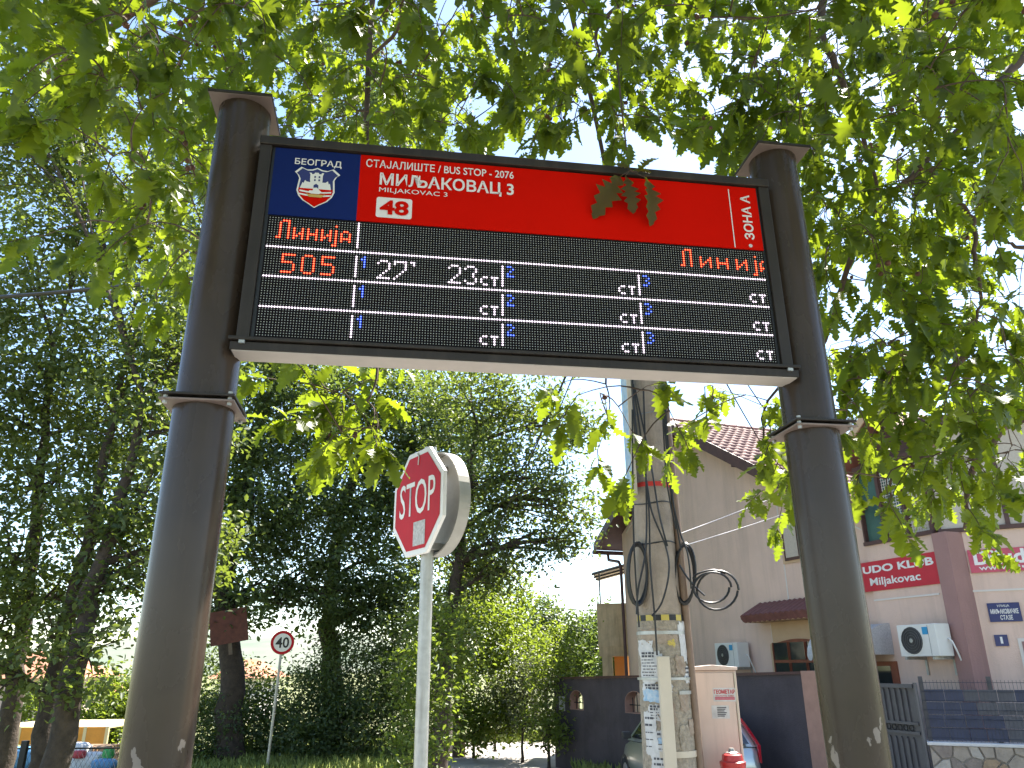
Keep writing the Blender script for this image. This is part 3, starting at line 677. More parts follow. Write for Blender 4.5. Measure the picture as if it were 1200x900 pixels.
m.f.append(tuple(sec[0] + j for j in range(11))); m.f.append(tuple(sec[-1] + j for j in reversed(range(11)))); m.mi += [0, 0]
body = m.build('body', 'car_paint', A, 50)
gh = [(-1.80, .94, .94), (-1.62, .93, 1.24), (-1.42, .93, 1.42), (-.9, .93, 1.475), (-.1, .92, 1.475), (.35, .91, 1.40), (1.02, .90, .92)]
def ghw(z): return .80 - .22 * max(0, (z - .93)) / .55
m = MB(CF); sec = []
for x, zb_, zt2 in gh:
    i = len(m.v); wb, wt = ghw(zb_), ghw(zt2)
    m.v += [m.P(p) for p in ((x, -wb, zb_), (x, -wt, zt2 - .02), (x, -wt * .85, zt2), (x, 0, zt2 + .015), (x, wt * .85, zt2), (x, wt, zt2 - .02), (x, wb, zb_))]; sec.append(i)
for a, b in zip(sec[:-1], sec[1:]):
    for j in range(6): m.f.append((a + j, a + j + 1, b + j + 1, b + j)); m.mi.append(0)
m.build('cabin', 'car_paint', A, 45)
def pane(name, pts, mn='car_glass', par=A):
    m = MB(CF); m.quad(*pts); return m.build(name, mn, par)
for sgn in (-1, 1):
    def sp(x, z): return (x, sgn * (ghw(z) + .012), z)
    pane('side_window', [sp(-.38, .97), sp(.72, .97), sp(.30, 1.32), (-.30, sgn * (ghw(1.38) + .012), 1.38)]); pane('side_window', [sp(-1.35, .98), sp(-.44, .97), sp(-.40, 1.38), sp(-1.15, 1.36)])
    m = MB(CF); m.box((.62, sgn * .83, .95), (.78, sgn * 1.0, 1.08)); m.build('mirror', 'car_plastic', A, bevel=.02)
    m = MB(CF); m.prism([(-1.845, .72), (-1.80, .72), (-1.56, 1.36), (-1.64, 1.36), (-1.86, .95)], sgn * .80, sgn * .68) if False else None
    m = MB(CF)
    tl = [(-1.895, .68), (-1.835, .68), (-1.80, .95), (-1.52, 1.385), (-1.555, 1.395), (-1.70, 1.22), (-1.855, .96)]
    i = len(m.v)
    for x, z in tl: m.v.append(m.P((x, sgn * (max(.6, ghw(max(z, .93))) + .016 + (.0 if z > .93 else -.035)), z)))
    for x, z in tl: m.v.append(m.P((x - .012, sgn * (max(.6, ghw(max(z, .93))) - .045), z + .008)))
    k = len(tl); m.f.append(tuple(range(i, i + k))); m.f.append(tuple(range(i + k, i + 2 * k))); m.mi += [0, 0]
    for j in range(k): q = (j + 1) % k; m.f.append((i + j, i + q, i + k + q, i + k + j)); m.mi.append(0)
    m.build('tail_light', 'tail_red', A)
    for x in (-1.22, 1.24):
        m = MB(CF); m.tube([(x, sgn * .62, .29), (x, sgn * .64, .29), (x, sgn * .80, .29), (x, sgn * .815, .29)], [.27, .29, .29, .26], 28); wh = m.build('wheel', 'tyre', A, 40)
        m = MB(CF); m.tube([(x, sgn * .80, .29), (x, sgn * .825, .29)], [.19, .16], 20); m.build('rim', 'rim', wh, 40)
        m = MB(CF)
        for k in range(10):
            a0, a1 = R(18 * k), R(18 * (k + 1)); m.quad((x + .34 * math.cos(a0), sgn * .828, .29 + .34 * math.sin(a0)), (x + .34 * math.cos(a1), sgn * .828, .29 + .34 * math.sin(a1)), (x + .28 * math.cos(a1), sgn * .828, .29 + .28 * math.sin(a1)), (x + .28 * math.cos(a0), sgn * .828, .29 + .28 * math.sin(a0)))
        m.build('wheel_arch', 'car_plastic', A)
pane('rear_window', [(-1.835, -.60, .99), (-1.835, .60, .99), (-1.52, .50, 1.365), (-1.52, -.50, 1.365)])
pane('windscreen', [(1.01, -.66, .95), (1.01, .66, .95), (.42, .52, 1.37), (.42, -.52, 1.37)])
m = MB(CF); m.box((-1.95, -.72, .30), (-1.84, .72, .56)); m.build('rear_bumper', 'car_paint', A, bevel=.03)
m = MB(CF); m.box((-1.965, -.26, .42), (-1.952, .26, .53)); m.build('number_plate', 'white_paint', A)

# ------------------------------------------------------------------ house
HP = at(1078, 748, 14.4); HF = Frame(HP[:2], -20); GH = -.75
def hs(px, py): return HF.hit(px, py)
sC = hs(729, 630)[0]; sA, zA = hs(801, 503); sB = hs(1108, 690)[0] + .02; sBay = hs(1004, 600)[0]
HSE = thing('house', HF.pt((sA + sB) / 2, -3, GH), 'pink plastered two storey house with tiled gable roof and glazed bay', 'house')
zAp = zA; sl = .585
sE = sBay + .15; zE = zAp - sl * (sE - sA); zC = zAp - sl * (sA - sC)
m = MB(HF); m.prism([(sC, GH), (sE, GH), (sE, zE), (sA, zAp), (sC, zC)], -9.5, 0); m.build('gable_wall', 'plaster', HSE)
# roof: two slabs with verge, fascia and tiles
def slab(sa, za, sb, zb2, n0, n1, th, name, mname):
    m = MB(HF); dx, dz = sb - sa, zb2 - za; L = math.hypot(dx, dz); nx, nz = -dz / L * th, dx / L * th
    if nz < 0: nx, nz = -nx, -nz
    m.prism([(sa, za + .02), (sb, zb2 + .02), (sb + nx, zb2 + nz + .02), (sa + nx, za + nz + .02)], n0, n1); return m.build(name, mname, HSE)
ov = .62
slab(sA, zAp, sC - .75, zC - sl * .75, -10, ov, .13, 'roof_slope', 'brown_wood'); slab(sA, zAp, sE - .25, zE + sl * .25, -10, ov, .13, 'roof_slope', 'brown_wood')
# barge boards
for sa, za, sb, zb2 in ((sA, zAp, sC - .77, zC - sl * .77), (sA, zAp, sE - .23, zE + sl * .23)):
    m = MB(HF); m.prism([(sa, za - .08), (sb, zb2 - .08), (sb, zb2 + .22), (sa, za + .22)], ov + .002, ov + .035); m.build('barge_board', 'brown_wood', HSE)
for k in range(3):
    ss = sA + 1.2 + 1.7 * k; zz = zAp - sl * (ss - sA); m = MB(HF); m.box((ss - .05, .01, zz - .12), (ss + .05, ov - .002, zz - .002)); m.build('purlin', 'brown_wood', HSE)
# tiles: overlapping curved tiles on the slope that faces us
tv, tf = [], []
dxs, dzs = 1 / math.hypot(1, sl), -sl / math.hypot(1, sl); Lr = (sE - .25 - sA) * math.hypot(1, sl)
nrow = int(Lr / .32); ncol = int((10 + ov) / .25)
for r_ in range(nrow + 1):
    for c_ in range(ncol):
        n_ = ov + .03 - c_ * .25; d0 = r_ * .32 - .02; d1 = d0 + .37; i = len(tv)
        for dd, lift in ((d0, .165), (d1, .200)):
            for k in range(5):
                a = k / 4; hgt = lift + .055 * math.sin(math.pi * a) - (.012 if k in (0, 4) else 0) + random.uniform(-.003, .003)
                s_ = sA + dd * dxs + hgt * -dzs; z_ = zAp + dd * dzs + hgt * dxs; tv.append(HF.pt(s_, n_ - a * .25, z_ + .0))
        for k in range(4): tf.append((i + k, i + k + 1, i + 6 + k, i + 5 + k))
        j = len(tv)
        for k in range(5): x_, y_, z_ = tv[i + 5 + k]; tv.append((x_, y_, z_ - .045))
        for k in range(4): tf.append((i + 5 + k, i + 6 + k, j + k + 1, j + k))
np_mesh('roof_tiles', np.array(tv), np.array(tf), 'roof_tile', HSE, kind='stuff')
m = MB(HF)
for k in range(26):
    n_ = ov - k * .4; z_ = zAp + .19; m.tube([(sA, n_ + .03, z_), (sA, n_ - .42, z_ + .02)], [.12, .10], 8)
m.build('ridge_caps', 'roof_tile', HSE, 60)
# gutter and downpipe at the far left corner
sG = sC - .80; zG = zC - sl * .80
m = MB(HF); m.tube([(sG, ov + .04, zG - .02), (sG, -9.5, zG - .02)], .07, 10); m.build('gutter', 'brown_wood', HSE, 60)
m = MB(HF); m.tube([(sG, .12, zG - .06), (sG + .02, .12, zG - .25), (sC - .12, .10, zG - .38), (sC - .02, .09, zG - .55), (sC - .02, .09, GH)], .05, 10); m.build('downpipe', 'brown_wood', HSE, 60)
# thin pale trims on the gable
def trim(pts, wd_=.03, name='trim'):
    m = MB(HF)
    for (s0, z0), (s1, z1) in zip(pts[:-1], pts[1:]):
        d = math.hypot(s1 - s0, z1 - z0); nx, nz = -(z1 - z0) / d * wd_ / 2, (s1 - s0) / d * wd_ / 2
        m.prism([(s0 - nx, z0 - nz), (s1 - nx, z1 - nz), (s1 + nx, z1 + nz), (s0 + nx, z0 + nz)], .002, .014)
    return m.build(name, 'trim_white', HSE)
trim([(sC + .3, zC + .0), (sA, zAp - .26), (sE - .1, zE - .22)])
trim([hs(905, 600), hs(934, 760)]) if False else None
t0 = hs(912, 603); trim([(t0[0], hs(912, 590)[1]), (t0[0], 1.9)])
tl0 = hs(925, 665)[0]; trim([(tl0 + .16, 2.45), (tl0 + .16, hs(925, 690)[1])]) if False else None
# upper window with arched head
def window(s0, s1, z0, z1, name='window', arch=0.0, mull=1, fr_mat='window_wood', glass='dark_glass', surround=None, trans=None, n0=.004):
    W_ = MB(HF)
    top_pts = [(s1, z1)] + ([(s1 - (s1 - s0) * k / 8, z1 + arch * math.sin(math.pi * k / 8)) for k in range(1, 8)] if arch else []) + [(s0, z1)]
    if surround:
        b = .11; S_ = MB(HF); S_.prism([(s0 - b, z0 - b * .5), (s1 + b, z0 - b * .5), (s1 + b, z1)] + [(s1 + b - (s1 - s0 + 2 * b) * k / 8, z1 + (arch + b) * math.sin(math.pi * k / 8) ** .6) for k in range(1, 8)] + [(s0 - b, z1)], .002, .025); S_.build('surround', surround, HSE)
    o = W_.prism([(s0, z0), (s1, z0)] + top_pts, n0, n0 + .055).build(name, fr_mat, HSE)
    f = .06; cells = mull + 1; wd2 = (s1 - s0 - f * (cells + 1)) / cells
    for k in range(cells):
        a = s0 + f + k * (wd2 + f); b2 = a + wd2
        rows = [(z0 + f, z1 - f * .3 + arch * .55)] if not trans else [(z0 + f, trans - f / 2), (trans + f / 2, z1 - f * .3 + arch * .5)]
        for za, zb2 in rows:
            p = MB(HF); p.box((a, n0 + .056, za), (b2, n0 + .062, zb2)); p.build('pane', glass, o)
            for e0, e1, g0_, g1_ in ((a - .012, a, za, zb2), (b2, b2 + .012, za, zb2)):
                p = MB(HF); p.box((e0, n0 + .0562, g0_), (e1, n0 + .085, g1_)); p.build('glazing_bead', fr_mat, o)
    return o
a, z0_ = hs(921, 658); b, _ = hs(965, 655); z1_ = hs(925, 612)[1]
window(a + .04, a + 1.1, z0_, z1_, arch=.22, mull=1, fr_mat='brown_wood', glass='reed_blind', surround='plaster_cream')
# ground floor window below the tiled awning
a, _ = hs(907, 770); zt1 = hs(915, 755)[1]
window(a + .05, a + 1.75, .55, zt1, arch=.10, mull=2, trans=hs(920, 775)[1], surround='plaster_cream')
# cream panel and tiled awning over it
sa, za = HF.hit(871, 729, .52); sb = sa + 2.5
m = MB(HF); m.box((sa + .32, .003, 0.2), (sb, .02, za)); m.build('cream_panel', 'plaster_cream', HSE)
aw = MB(HF); aw.prism([(sa, za - .02), (sb, za - .02), (sb, za + .05), (sa, za + .05)], .0205, .50); awn = aw.build('awning', 'plaster_cream', HSE)
k = 0
while sa + k * .17 < sb - .1:
    s_ = sa + k * .17; t = MB(HF)
    t.tube([(s_ + .085, .56, za + .06), (s_ + .085, .02, za + .36)], [.105, .09], 8); t.build('tile', 'awning_tile', awn, 60); k += 1
trim([(sa + .31, za - .06), (sa + .31, .3)], .03)
# bay ----------------------------------------------------------------------------
zg0 = hs(1058, 633)[1]; zg1 = zg0 + 1.45; bn = .06
m = MB(HF); m.box((sE + .002, -5, GH), (sB - .002, bn, zg0)); m.build('bay_wall', 'plaster', HSE)
for name, z0, z1 in (('sill_band', zg0 + .001, zg0 + .07), ('head_band', zg1, zg1 + .10)):
    m = MB(HF); m.box((sE, -.14, z0), (sB, bn + .05, z1)); m.build(name, 'brown_wood', HSE)
nb = 3; wpan = (sB - sE) / nb
for k in range(nb + 1):
    s_ = sE + k * wpan; m = MB(HF); m.box((s_ - .035 + (.035 if k == 0 else 0), -.06, zg0 + .071), (s_ + .035 - (.035 if k == nb else 0), bn + .02, zg1 - .001)); m.build('mullion', 'brown_wood', HSE)
for k in range(nb):
    s_ = sE + k * wpan; m = MB(HF); m.box((s_ + .036, -.03, zg0 + .072), (s_ + wpan - .036, -.015, zg1 - .002)); m.build('pane', 'green_glass' if k < 2 else 'reed_blind', HSE)
m = MB(HF); m.box((sE, -4.9, zg0 + .002), (sB - .01, -.5, zg1)); m.build('bay_core', 'plaster', HSE)
# lattice over the panes
lat = MB(HF)
for k in range(46):
    s_ = sE + wpan + .05 + k * .055
    if s_ < sB - .05: lat.box((s_, .0, zg0 + .08), (s_ + .010, .006, zg1 - .01))
for k in range(26):
    z_ = zg0 + .10 + k * .055
    if z_ < zg1 - .02: lat.box((sE + wpan + .04, .0065, z_), (sB - .04, .012, z_ + .010))
tag(lat.build('lattice', 'trim_white', HSE), kind='stuff')
# small timbered gable and roof over the bay
sm = (sE + sB) / 2; zap = zg1 + .85
m = MB(HF); m.prism([(sE - .05, zg1 + .101), (sB, zg1 + .101), (sm + .1, zap)], -4, -.05); m.build('bay_gable', 'brown_wood', HSE)
for s0, z0 in ((sE - .35, zg1 - .02), (sB + .25, zg1 + .0)):
    d = math.hypot(sm + .1 - s0, zap - z0); m = MB(HF); m.prism([(s0, z0 + .10), (sm + .1, zap + .10), (sm + .1, zap + .24), (s0, z0 + .24)], -4, .35); m.build('bay_roof', 'roof_tile', HSE)
    m = MB(HF); m.prism([(s0, z0 + .06), (sm + .1, zap + .06), (sm + .1, zap + .25), (s0, z0 + .25)], .352, .385); m.build('barge_board', 'plaster_cream', HSE)
for k in range(5):
    s_ = sE + .15 + k * .3; m = MB(HF); m.box((s_, -.048, zg1 + .102), (s_ + .02, -.03, zg1 + .12 + .8 * (1 - abs((s_ - sm) / (sB - sE) * 2)))); m.build('cladding_batten', 'plaster_cream', HSE)
trim([(sE, hs(1065, 700)[1]), (sB - .1, hs(1065, 700)[1])], .03).location = (HF.n[0] * bn, HF.n[1] * bn, 0)
# corner pilaster and right hand facet
B0 = HF.pt(sB, 0, 0); F3 = Frame(B0[:2], -61)
m = MB(HF); m.box((sB, -.3, GH), (sB + .30, bn + .06, zg0 - .001)); m.build('pilaster', 'plaster_pink', HSE)
s3 = lambda px, py: F3.hit(px, py)
sp0 = s3(1138, 700)[0]
m = MB(F3); m.box((sp0 - .42, -.5, GH), (sp0 - .02, .03, zg0 - .002)); m.build('pilaster', 'plaster_pink', HSE)
m = MB(F3); m.box((sp0 - .019, -5, GH), (sp0 + 6, 0, zg0)); m.build('right_wall', 'plaster', HSE)
m = MB(F3); m.box((sp0 - .018, .001, GH), (sp0 + .012, .014, zg0 - .003)); m.build('trim', 'trim_white', HSE)
zl = s3(1170, 691.5)[1]; m = MB(F3); m.box((sp0 + .013, .001, zl - .015), (sp0 + 5, .012, zl + .015)); m.build('trim', 'trim_white', HSE)
for name, z0, z1 in (('sill_band', zg0 + .002, zg0 + .072), ('head_band', zg1 + .35, zg1 + .45)):
    m = MB(F3); m.box((sp0 - .3, -.14, z0), (sp0 + 6, .05, z1)); m.build(name, 'brown_wood', HSE)
for k in range(6):
    s_ = sp0 - .28 + k * 1.05; m = MB(F3); m.box((s_ - .035, -.06, zg0 + .073), (s_ + .035, .02, zg1 + .349)); m.build('mullion', 'brown_wood', HSE)
    if k < 5: m = MB(F3); m.box((s_ + .036, -.03, zg0 + .074), (s_ + 1.05 - .036, -.015, zg1 + .348)); m.build('pane', 'reed_blind', HSE)
m = MB(F3); m.box((sp0 - .3, -5, zg1 + .451), (sp0 + 6, .25, zg1 + .62)); m.build('flat_roof', 'brown_wood', HSE)
m = MB(F3); m.box((sp0 - .2, -4.5, zg0 + .003), (sp0 + 6, -.5, zg1 + .45)); m.build('bay_core', 'plaster', HSE)
sd0, zd0 = s3(1192, 748); m = MB(F3); m.box((sd0, .001, GH), (sd0 + 1.2, .012, zd0)); m.build('door_trim', 'trim_white', HSE); m = MB(F3); m.box((sd0 + .05, .0125, GH), (sd0 + 1.15, .02, zd0 - .05)); m.build('door', 'plaster_pink', HSE)
# bay ground floor: door canopy and door
sa, za = hs(1022, 735); m = MB(HF); pts = []
prof = [(bn + .002, za + .05)] + [(bn + .75 * math.sin(R(15 * k)), za - .5 + .55 * math.cos(R(15 * k))) for k in range(0, 7)]
cn = MB(HF); s0c, s1c = hs(985, 770)[0], hs(1052, 770)[0]
for (n0_, z0), (n1_, z1) in zip(prof[1:-1], prof[2:]): cn.quad((s0c, n0_, z0), (s1c, n0_, z0), (s1c, n1_, z1), (s0c, n1_, z1))
for s_ in (s0c, s1c): cn.quad(*([(s_, n_, z_) for n_, z_ in prof[1:]] + [(s_, bn + .004, za - .5)]))
for k in range(9):
    s_ = s0c + (s1c - s0c) * k / 9; e = (s1c - s0c) / 9; cn.quad((s_, bn + .75, za - .5), (s_ + e, bn + .75, za - .5), (s_ + e * .8, bn + .75, za - .58), (s_ + e * .5, bn + .75, za - .60), (s_ + e * .2, bn + .75, za - .58))
cn.build('door_canopy', 'sticker_grey', HSE)
sdr = hs(1030, 790)[0]; m = MB(HF); m.box((sdr - .35, bn + .001, GH), (sdr + .55, bn + .03, hs(1040, 775)[1])); dd = m.build('door', 'window_wood', HSE); m = MB(HF); m.box((sdr - .27, bn + .031, GH + .1), (sdr + .40, bn + .036, hs(1040, 775)[1] - .08)); m.build('door_glass', 'dark_glass', dd)
# far left terrace of the house
TF = Frame(HF.pt(sC - .1, -1.2, 0)[:2], -90 + 10)
tz1 = TF.hit(715, 707)[1]; tz0 = TF.hit(715, 758)[1]; ts0 = TF.hit(700, 730)[0]
m = MB(TF); m.box((ts0, -3, tz0), (ts0 + 2.3, 0, tz1)); m.build('terrace_parapet', 'plaster_ochre', HSE)
m = MB(TF); m.box((ts0 + .02, -2.9, tz0 - .28), (ts0 + 2.28, -.02, tz0 - .001)); m.build('terrace_beam', 'plaster_ochre', HSE)
m = MB(TF); m.box((ts0 + .10, -.25, GH - .6), (ts0 + .42, -.03, tz0 - .281)); m.build('terrace_column', 'plaster_ochre', HSE)
m = MB(TF); m.box((ts0 + .45, -2.6, GH - .6), (ts0 + .85, -.6, tz0 - .282)); m.build('terrace_column', 'orange_wall', HSE)
tzc = TF.hit(715, 672)[1]
m = MB(TF); m.tube([(ts0 + .12, -.05, tz1), (ts0 + .12, -.05, tzc)], .025, 8); m.build('canopy_post', 'fence_wire', HSE)
cn = MB(TF); cn.prism([(ts0 - .1, tzc), (ts0 + 2.2, tzc + .55), (ts0 + 2.2, tzc + .58), (ts0 - .1, tzc + .03)], -2.4, .1); cn.build('canopy_sheet', 'sticker_grey', HSE)
for n_ in (.09, -.8, -1.6): m = MB(TF); m.prism([(ts0 - .12, tzc - .06), (ts0 + 2.2, tzc + .49), (ts0 + 2.2, tzc + .545), (ts0 - .12, tzc - .005)], n_ - .04, n_); m.build('canopy_rafter', 'fence_wire', HSE)

# ------------------------------------------------------------------ things fixed to the house
def ac_unit(frame, s0, s1, z0, z1, n0, label, fan_side):
    P_ = frame.pt((s0 + s1) / 2, n0, z0); K = thing('air_conditioner', P_, label, 'air conditioner', 'air conditioning units on the house')
    m = MB(frame); m.box((s0, n0 + .12, z0), (s1, n0 + .44, z1)); b = m.build('casing', 'ac_white', K, bevel=.012)
    cxx = s0 + (s1 - s0) * .36; czz = (z0 + z1) / 2; rad = (z1 - z0) * .43; nf = n0 + .443
    m = MB(frame); m.quad(*[(cxx + rad * math.cos(R(15 * k)), nf, czz + rad * math.sin(R(15 * k))) for k in range(24)]); g_ = m.build('fan_grille', 'ac_dark', K)
    m = MB(frame)
    for q in range(1, 6):
        r_ = rad * q / 5.2; m.tube([(cxx + r_ * math.cos(R(20 * k)), nf + .012, czz + r_ * math.sin(R(20 * k))) for k in range(19)], .005, 4, False)
    m.build('grille_rings', 'gate_grey', g_)
    m = MB(frame); m.quad(*[(cxx + rad * .16 * math.cos(R(30 * k)), nf + .02, czz + rad * .16 * math.sin(R(30 * k))) for k in range(12)]); m.build('hub', 'galvanised', g_)
    m = MB(frame); m.box((s0 + (s1 - s0) * .66, n0 + .4405, z1 - .17), (s0 + (s1 - s0) * .80, n0 + .444, z1 - .05)); m.build('badge', 'label_blue', b)
    m = MB(frame); m.box((s1 - .16, n0 + .4405, z0 + .02), (s1 - .155, n0 + .4425, z1 - .02)); m.build('panel_seam', 'ac_dark', b)
    for s_ in (s0 + .12, s1 - .12):
        m = MB(frame); m.box((s_ - .02, n0, z0 - .05), (s_ + .02, n0 + .46, z0 - .002)); m.box((s_ - .02, n0, z0 - .30), (s_ + .02, n0 + .03, z0 - .0505)); m.build('bracket', 'galvanised', K)
    m = MB(frame); m.tube([(s1 + .002, n0 + .2, z0 + .28), (s1 + .07, n0 + .2, z0 + .24), (s1 + .09, n0 + .16, z0 + .1), (s1 + .04, n0 + .03, z0 - .1), (s1 + .04, n0 + .03, z0 - 1.0)], .014, 8); m.build('pipe', 'ac_white', K, 60)
    return K
def ac_at(frame, px0, py0, px1, py1, n0, label):
    s0, z1 = frame.hit(px0, py0, n0 + .44); s1, z0 = frame.hit(px1, py1, n0 + .44); return ac_unit(frame, s0, s1, z0, z1, n0, label, 1)
ac_at(HF, 1050, 733, 1102, 769, bn, 'white air conditioner with dark fan under the judo club banner')
ac_at(HF, 837, 754, 866, 782, .0, 'small grey air conditioner on the gable wall above the dark wall')
def banner(name, frame, c4, n, mname, label, cat, texts, th=.02):
    s0, z0, s1, z1 = c4; B = thing(name, frame.pt((s0 + s1) / 2, n, z0), label, cat)
    m = MB(frame); m.box((s0, n, z0), (s1, n + th, z1)); b = m.build('board', mname, B)
    for tx, a, b_, za, zb2, bold, mm in texts:
        text('lettering', tx, frame, s0 + (s1 - s0) * a, s0 + (s1 - s0) * b_, z0 + (z1 - z0) * za, z0 + (z1 - z0) * zb2, n + th + .004, mm, b, bold)
    return B
s1, z1 = HF.hit(1103, 645, bn + .03); z0 = HF.hit(1108, 683, bn + .03)[1]; s0 = HF.hit(1001, 660, bn + .03)[0]
banner('banner', HF, (s0, z0, s1, z1), bn + .004, 'banner_red', 'red judo club banner below the glazed bay', 'banner', [('JUDO KLUB', -.0 + .03, .90, .53, .86, .035, 'white_paint'), ('Miljakovac', .16, .74, .10, .44, .02, 'white_paint')])
s0, z1 = F3.hit(1133, 645, .03); z0 = F3.hit(1140, 671.5, .03)[1]; bw = 2.55 * (F3.hit(1200, 655, .03)[0] - F3.hit(1138, 655, .03)[0])
banner('banner', F3, (s0, z0, s0 + bw * 1.06, z1), .016, 'banner_faded', 'faded red banner right of the pink pilaster', 'banner', [('Džudo', .035, .50, .32, .95, .03, 'white_paint'), ('klub', .56, .93, .32, .87, .03, 'white_paint'), ('www.', .06, .27, .09, .24, .012, 'white_paint'), ('judo', .33, .53, .06, .27, .012, 'white_paint')])
s0, z1 = F3.hit(1156, 707, .03); s1, z0 = F3.hit(1199, 728, .03)
B = banner('street_name_plate', F3, (s0, z0, s1, z1), .004, 'plate_blue', 'dark blue street name plate in white Cyrillic letters on the pink wall', 'street sign', [('УЛИЦА', .30, .68, .76, .90, .01, 'white_paint'), ('МИЉАКОВАЧКЕ', .07, .93, .42, .68, .03, 'white_paint'), ('СТАЗЕ', .34, .72, .10, .35, .02, 'white_paint')])
s0, z1 = F3.hit(1164.5, 744, .03); s1, z0 = F3.hit(1183, 757, .03)
banner('house_number_plate', F3, (s0, z0, s1, z1), .004, 'plate_blue', 'small blue plate with the house number one', 'number plate', [('1', .42, .60, .22, .82, .03, 'white_paint')])

# ------------------------------------------------------------------ dark garden wall, gate, fence
W0 = at(650, 850, 22.5)[:2]; W1 = np.array([5.25, 14.95]); dv = W1 - W0; Lw = np.hypot(*dv); yaw = math.degrees(math.atan2(-dv[0], -dv[1])); WF = Frame(W0, yaw)
GW = thing('garden_wall', WF.pt(Lw / 2, -.12, gz(18)), 'dark charcoal plastered garden wall with arched openings behind the car', 'wall')
wt = WF.hit(650, 796)[1]; wt2 = WF.hit(915, 790)[1]; wb = -1.3
arches = []
for px0, px1, pyb, pyt in ((668, 684, 831, 809), (733, 756, 835, 810)):
    a, z0 = WF.hit(px0, pyb); b, _ = WF.hit(px1, pyb); arches.append((a, b, z0, WF.hit((px0 + px1) / 2, pyt)[1]))
segs = []; prev = 0; topz = lambda s: wt + (wt2 - wt) * s / Lw
def wallseg(s0, s1, za0, za1, zb0, zb1):
    m = MB(WF); m.prism([(s0, za0), (s1, za1), (s1, zb1), (s0, zb0)], -.28, 0); return m
m = MB(WF)
for (a, b, z0, z1) in arches:
    m.prism([(prev, wb), (a, wb), (a, topz(a)), (prev, topz(prev))], -.28, 0)
    m.prism([(a, wb), (b, wb), (b, z0), (a, z0)], -.28, 0)
    sp = z0 + (z1 - z0) * .45; arc = [((a + b) / 2 - (b - a) / 2 * math.cos(math.pi * k / 12), sp + (z1 - sp) * math.sin(math.pi * k / 12)) for k in range(13)]
    for k in range(12): m.prism([arc[k], arc[k + 1], (arc[k + 1][0], topz(arc[k + 1][0])), (arc[k][0], topz(arc[k][0]))], -.28, 0)
    r_ = MB(WF)
    rev = [(a, z0)] + arc + [(b, z0)]
    for p, q in zip(rev[:-1], rev[1:]): r_.quad((p[0], -.279, p[1]), (q[0], -.279, q[1]), (q[0], .004, q[1]), (p[0], .004, p[1]))
    r_.quad((a, -.279, z0), (b, -.279, z0), (b, .004, z0), (a, .004, z0))
    for v_i in range(len(r_.v)): pass
    rv = r_.build('arch_lining', 'pink_plaster', GW); sol = rv.modifiers.new('s', 'SOLIDIFY'); sol.thickness = .012; sol.offset = 0
    for k in range(4):
        ss = a + (b - a) * (k + .7) / 4.4; g_ = MB(WF); g_.tube([(ss, -.14, z0 + .01), (ss, -.14, sp + (z1 - sp) * math.sin(math.pi * (ss - a) / (b - a)) - .01)], .012, 6); g_.build('grille_bar', 'black', GW)
    g_ = MB(WF); g_.tube([(a, -.14, z0 + (z1 - z0) * .35), (b, -.14, z0 + (z1 - z0) * .35)], .012, 6); g_.build('grille_bar', 'black', GW)
    prev = b
m.prism([(prev, wb), (Lw, wb), (Lw, topz(Lw)), (prev, topz(prev))], -.28, 0); m.build('wall_body', 'dark_plaster', GW)
m = MB(WF); m.prism([(-.06, topz(0) + .002), (Lw, topz(Lw) + .002), (Lw, topz(Lw) + .05), (-.06, topz(0) + .05)], -.33, .05); m.build('coping', 'brown_wood', GW)
m = MB(WF); m.quad((.25, .003, WF.hit(655, 833)[1]), (.55, .003, WF.hit(660, 833)[1]), (.55, .003, WF.hit(660, 816)[1]), (.25, .003, WF.hit(655, 816)[1])); m.build('notice', 'sticker_grey', GW)
m = MB(WF); m.box((Lw + .001, -.32, wb), (Lw + .35, .04, topz(Lw) + .06)); m.build('end_pier', 'pink_plaster', GW)
# gate
E0 = WF.pt(Lw + .36, -.1, 0); GF = Frame(E0[:2], -20); gl = GF.hit(1078, 850)[0]; gt = GF.hit(1000, 800)[1]; gb = GF.hit(1000, 960)[1]; gb = -.75
GT = thing('gate', GF.pt(gl / 2, 0, gb), 'grey metal driveway gate with vertical bars between pink pier and stone wall', 'gate')
zm0, zm1 = GF.hit(1060, 858)[1], GF.hit(1060, 847)[1]
m = MB(GF); m.box((.06, -.03, gb + .1), (gl - .02, -.02, gt - .05)); m.build('backing_sheet', 'gate_grey', GT)
for za, zb2, nm in ((gt - .06, gt, 'top_rail'), (gb + .05, gb + .11, 'bottom_rail'), (zm0 - .02, zm0 + .02, 'middle_rail'), (zm1 - .02, zm1 + .02, 'middle_rail')):
    m = MB(GF); m.box((.03, -.019, za), (gl, .03, zb2)); m.build(nm, 'gate_grey', GT)
nbar = int((gl - .1) / .115)
for k in range(nbar):
    s_ = .10 + k * .115
    for za, zb2 in ((zm1 + .021, gt - .10), (gb + .111, zm0 - .021 - .08)):
        m = MB(GF); m.box((s_ - .016, -.0185, za), (s_ + .016, .012, zb2)); m.prism([(s_ - .016, zb2 + .0005), (s_ + .016, zb2 + .0005), (s_, zb2 + .04)], -.018, .012); m.build('bar', 'gate_grey', GT)
    m = MB(GF); m.tube([(s_ + .04 * math.cos(R(45 * q)), .0, (zm0 + zm1) / 2 + .045 * math.sin(R(45 * q))) for q in range(9)], .008, 5, False); m.build('scroll', 'black', GT)
for s_ in (.0, gl + .03):
    m = MB(GF); m.tube([(s_, -.005, gb - .1), (s_, -.005, gt + .02)], .03, 8); m.build('hinge_post', 'gate_grey', GT)
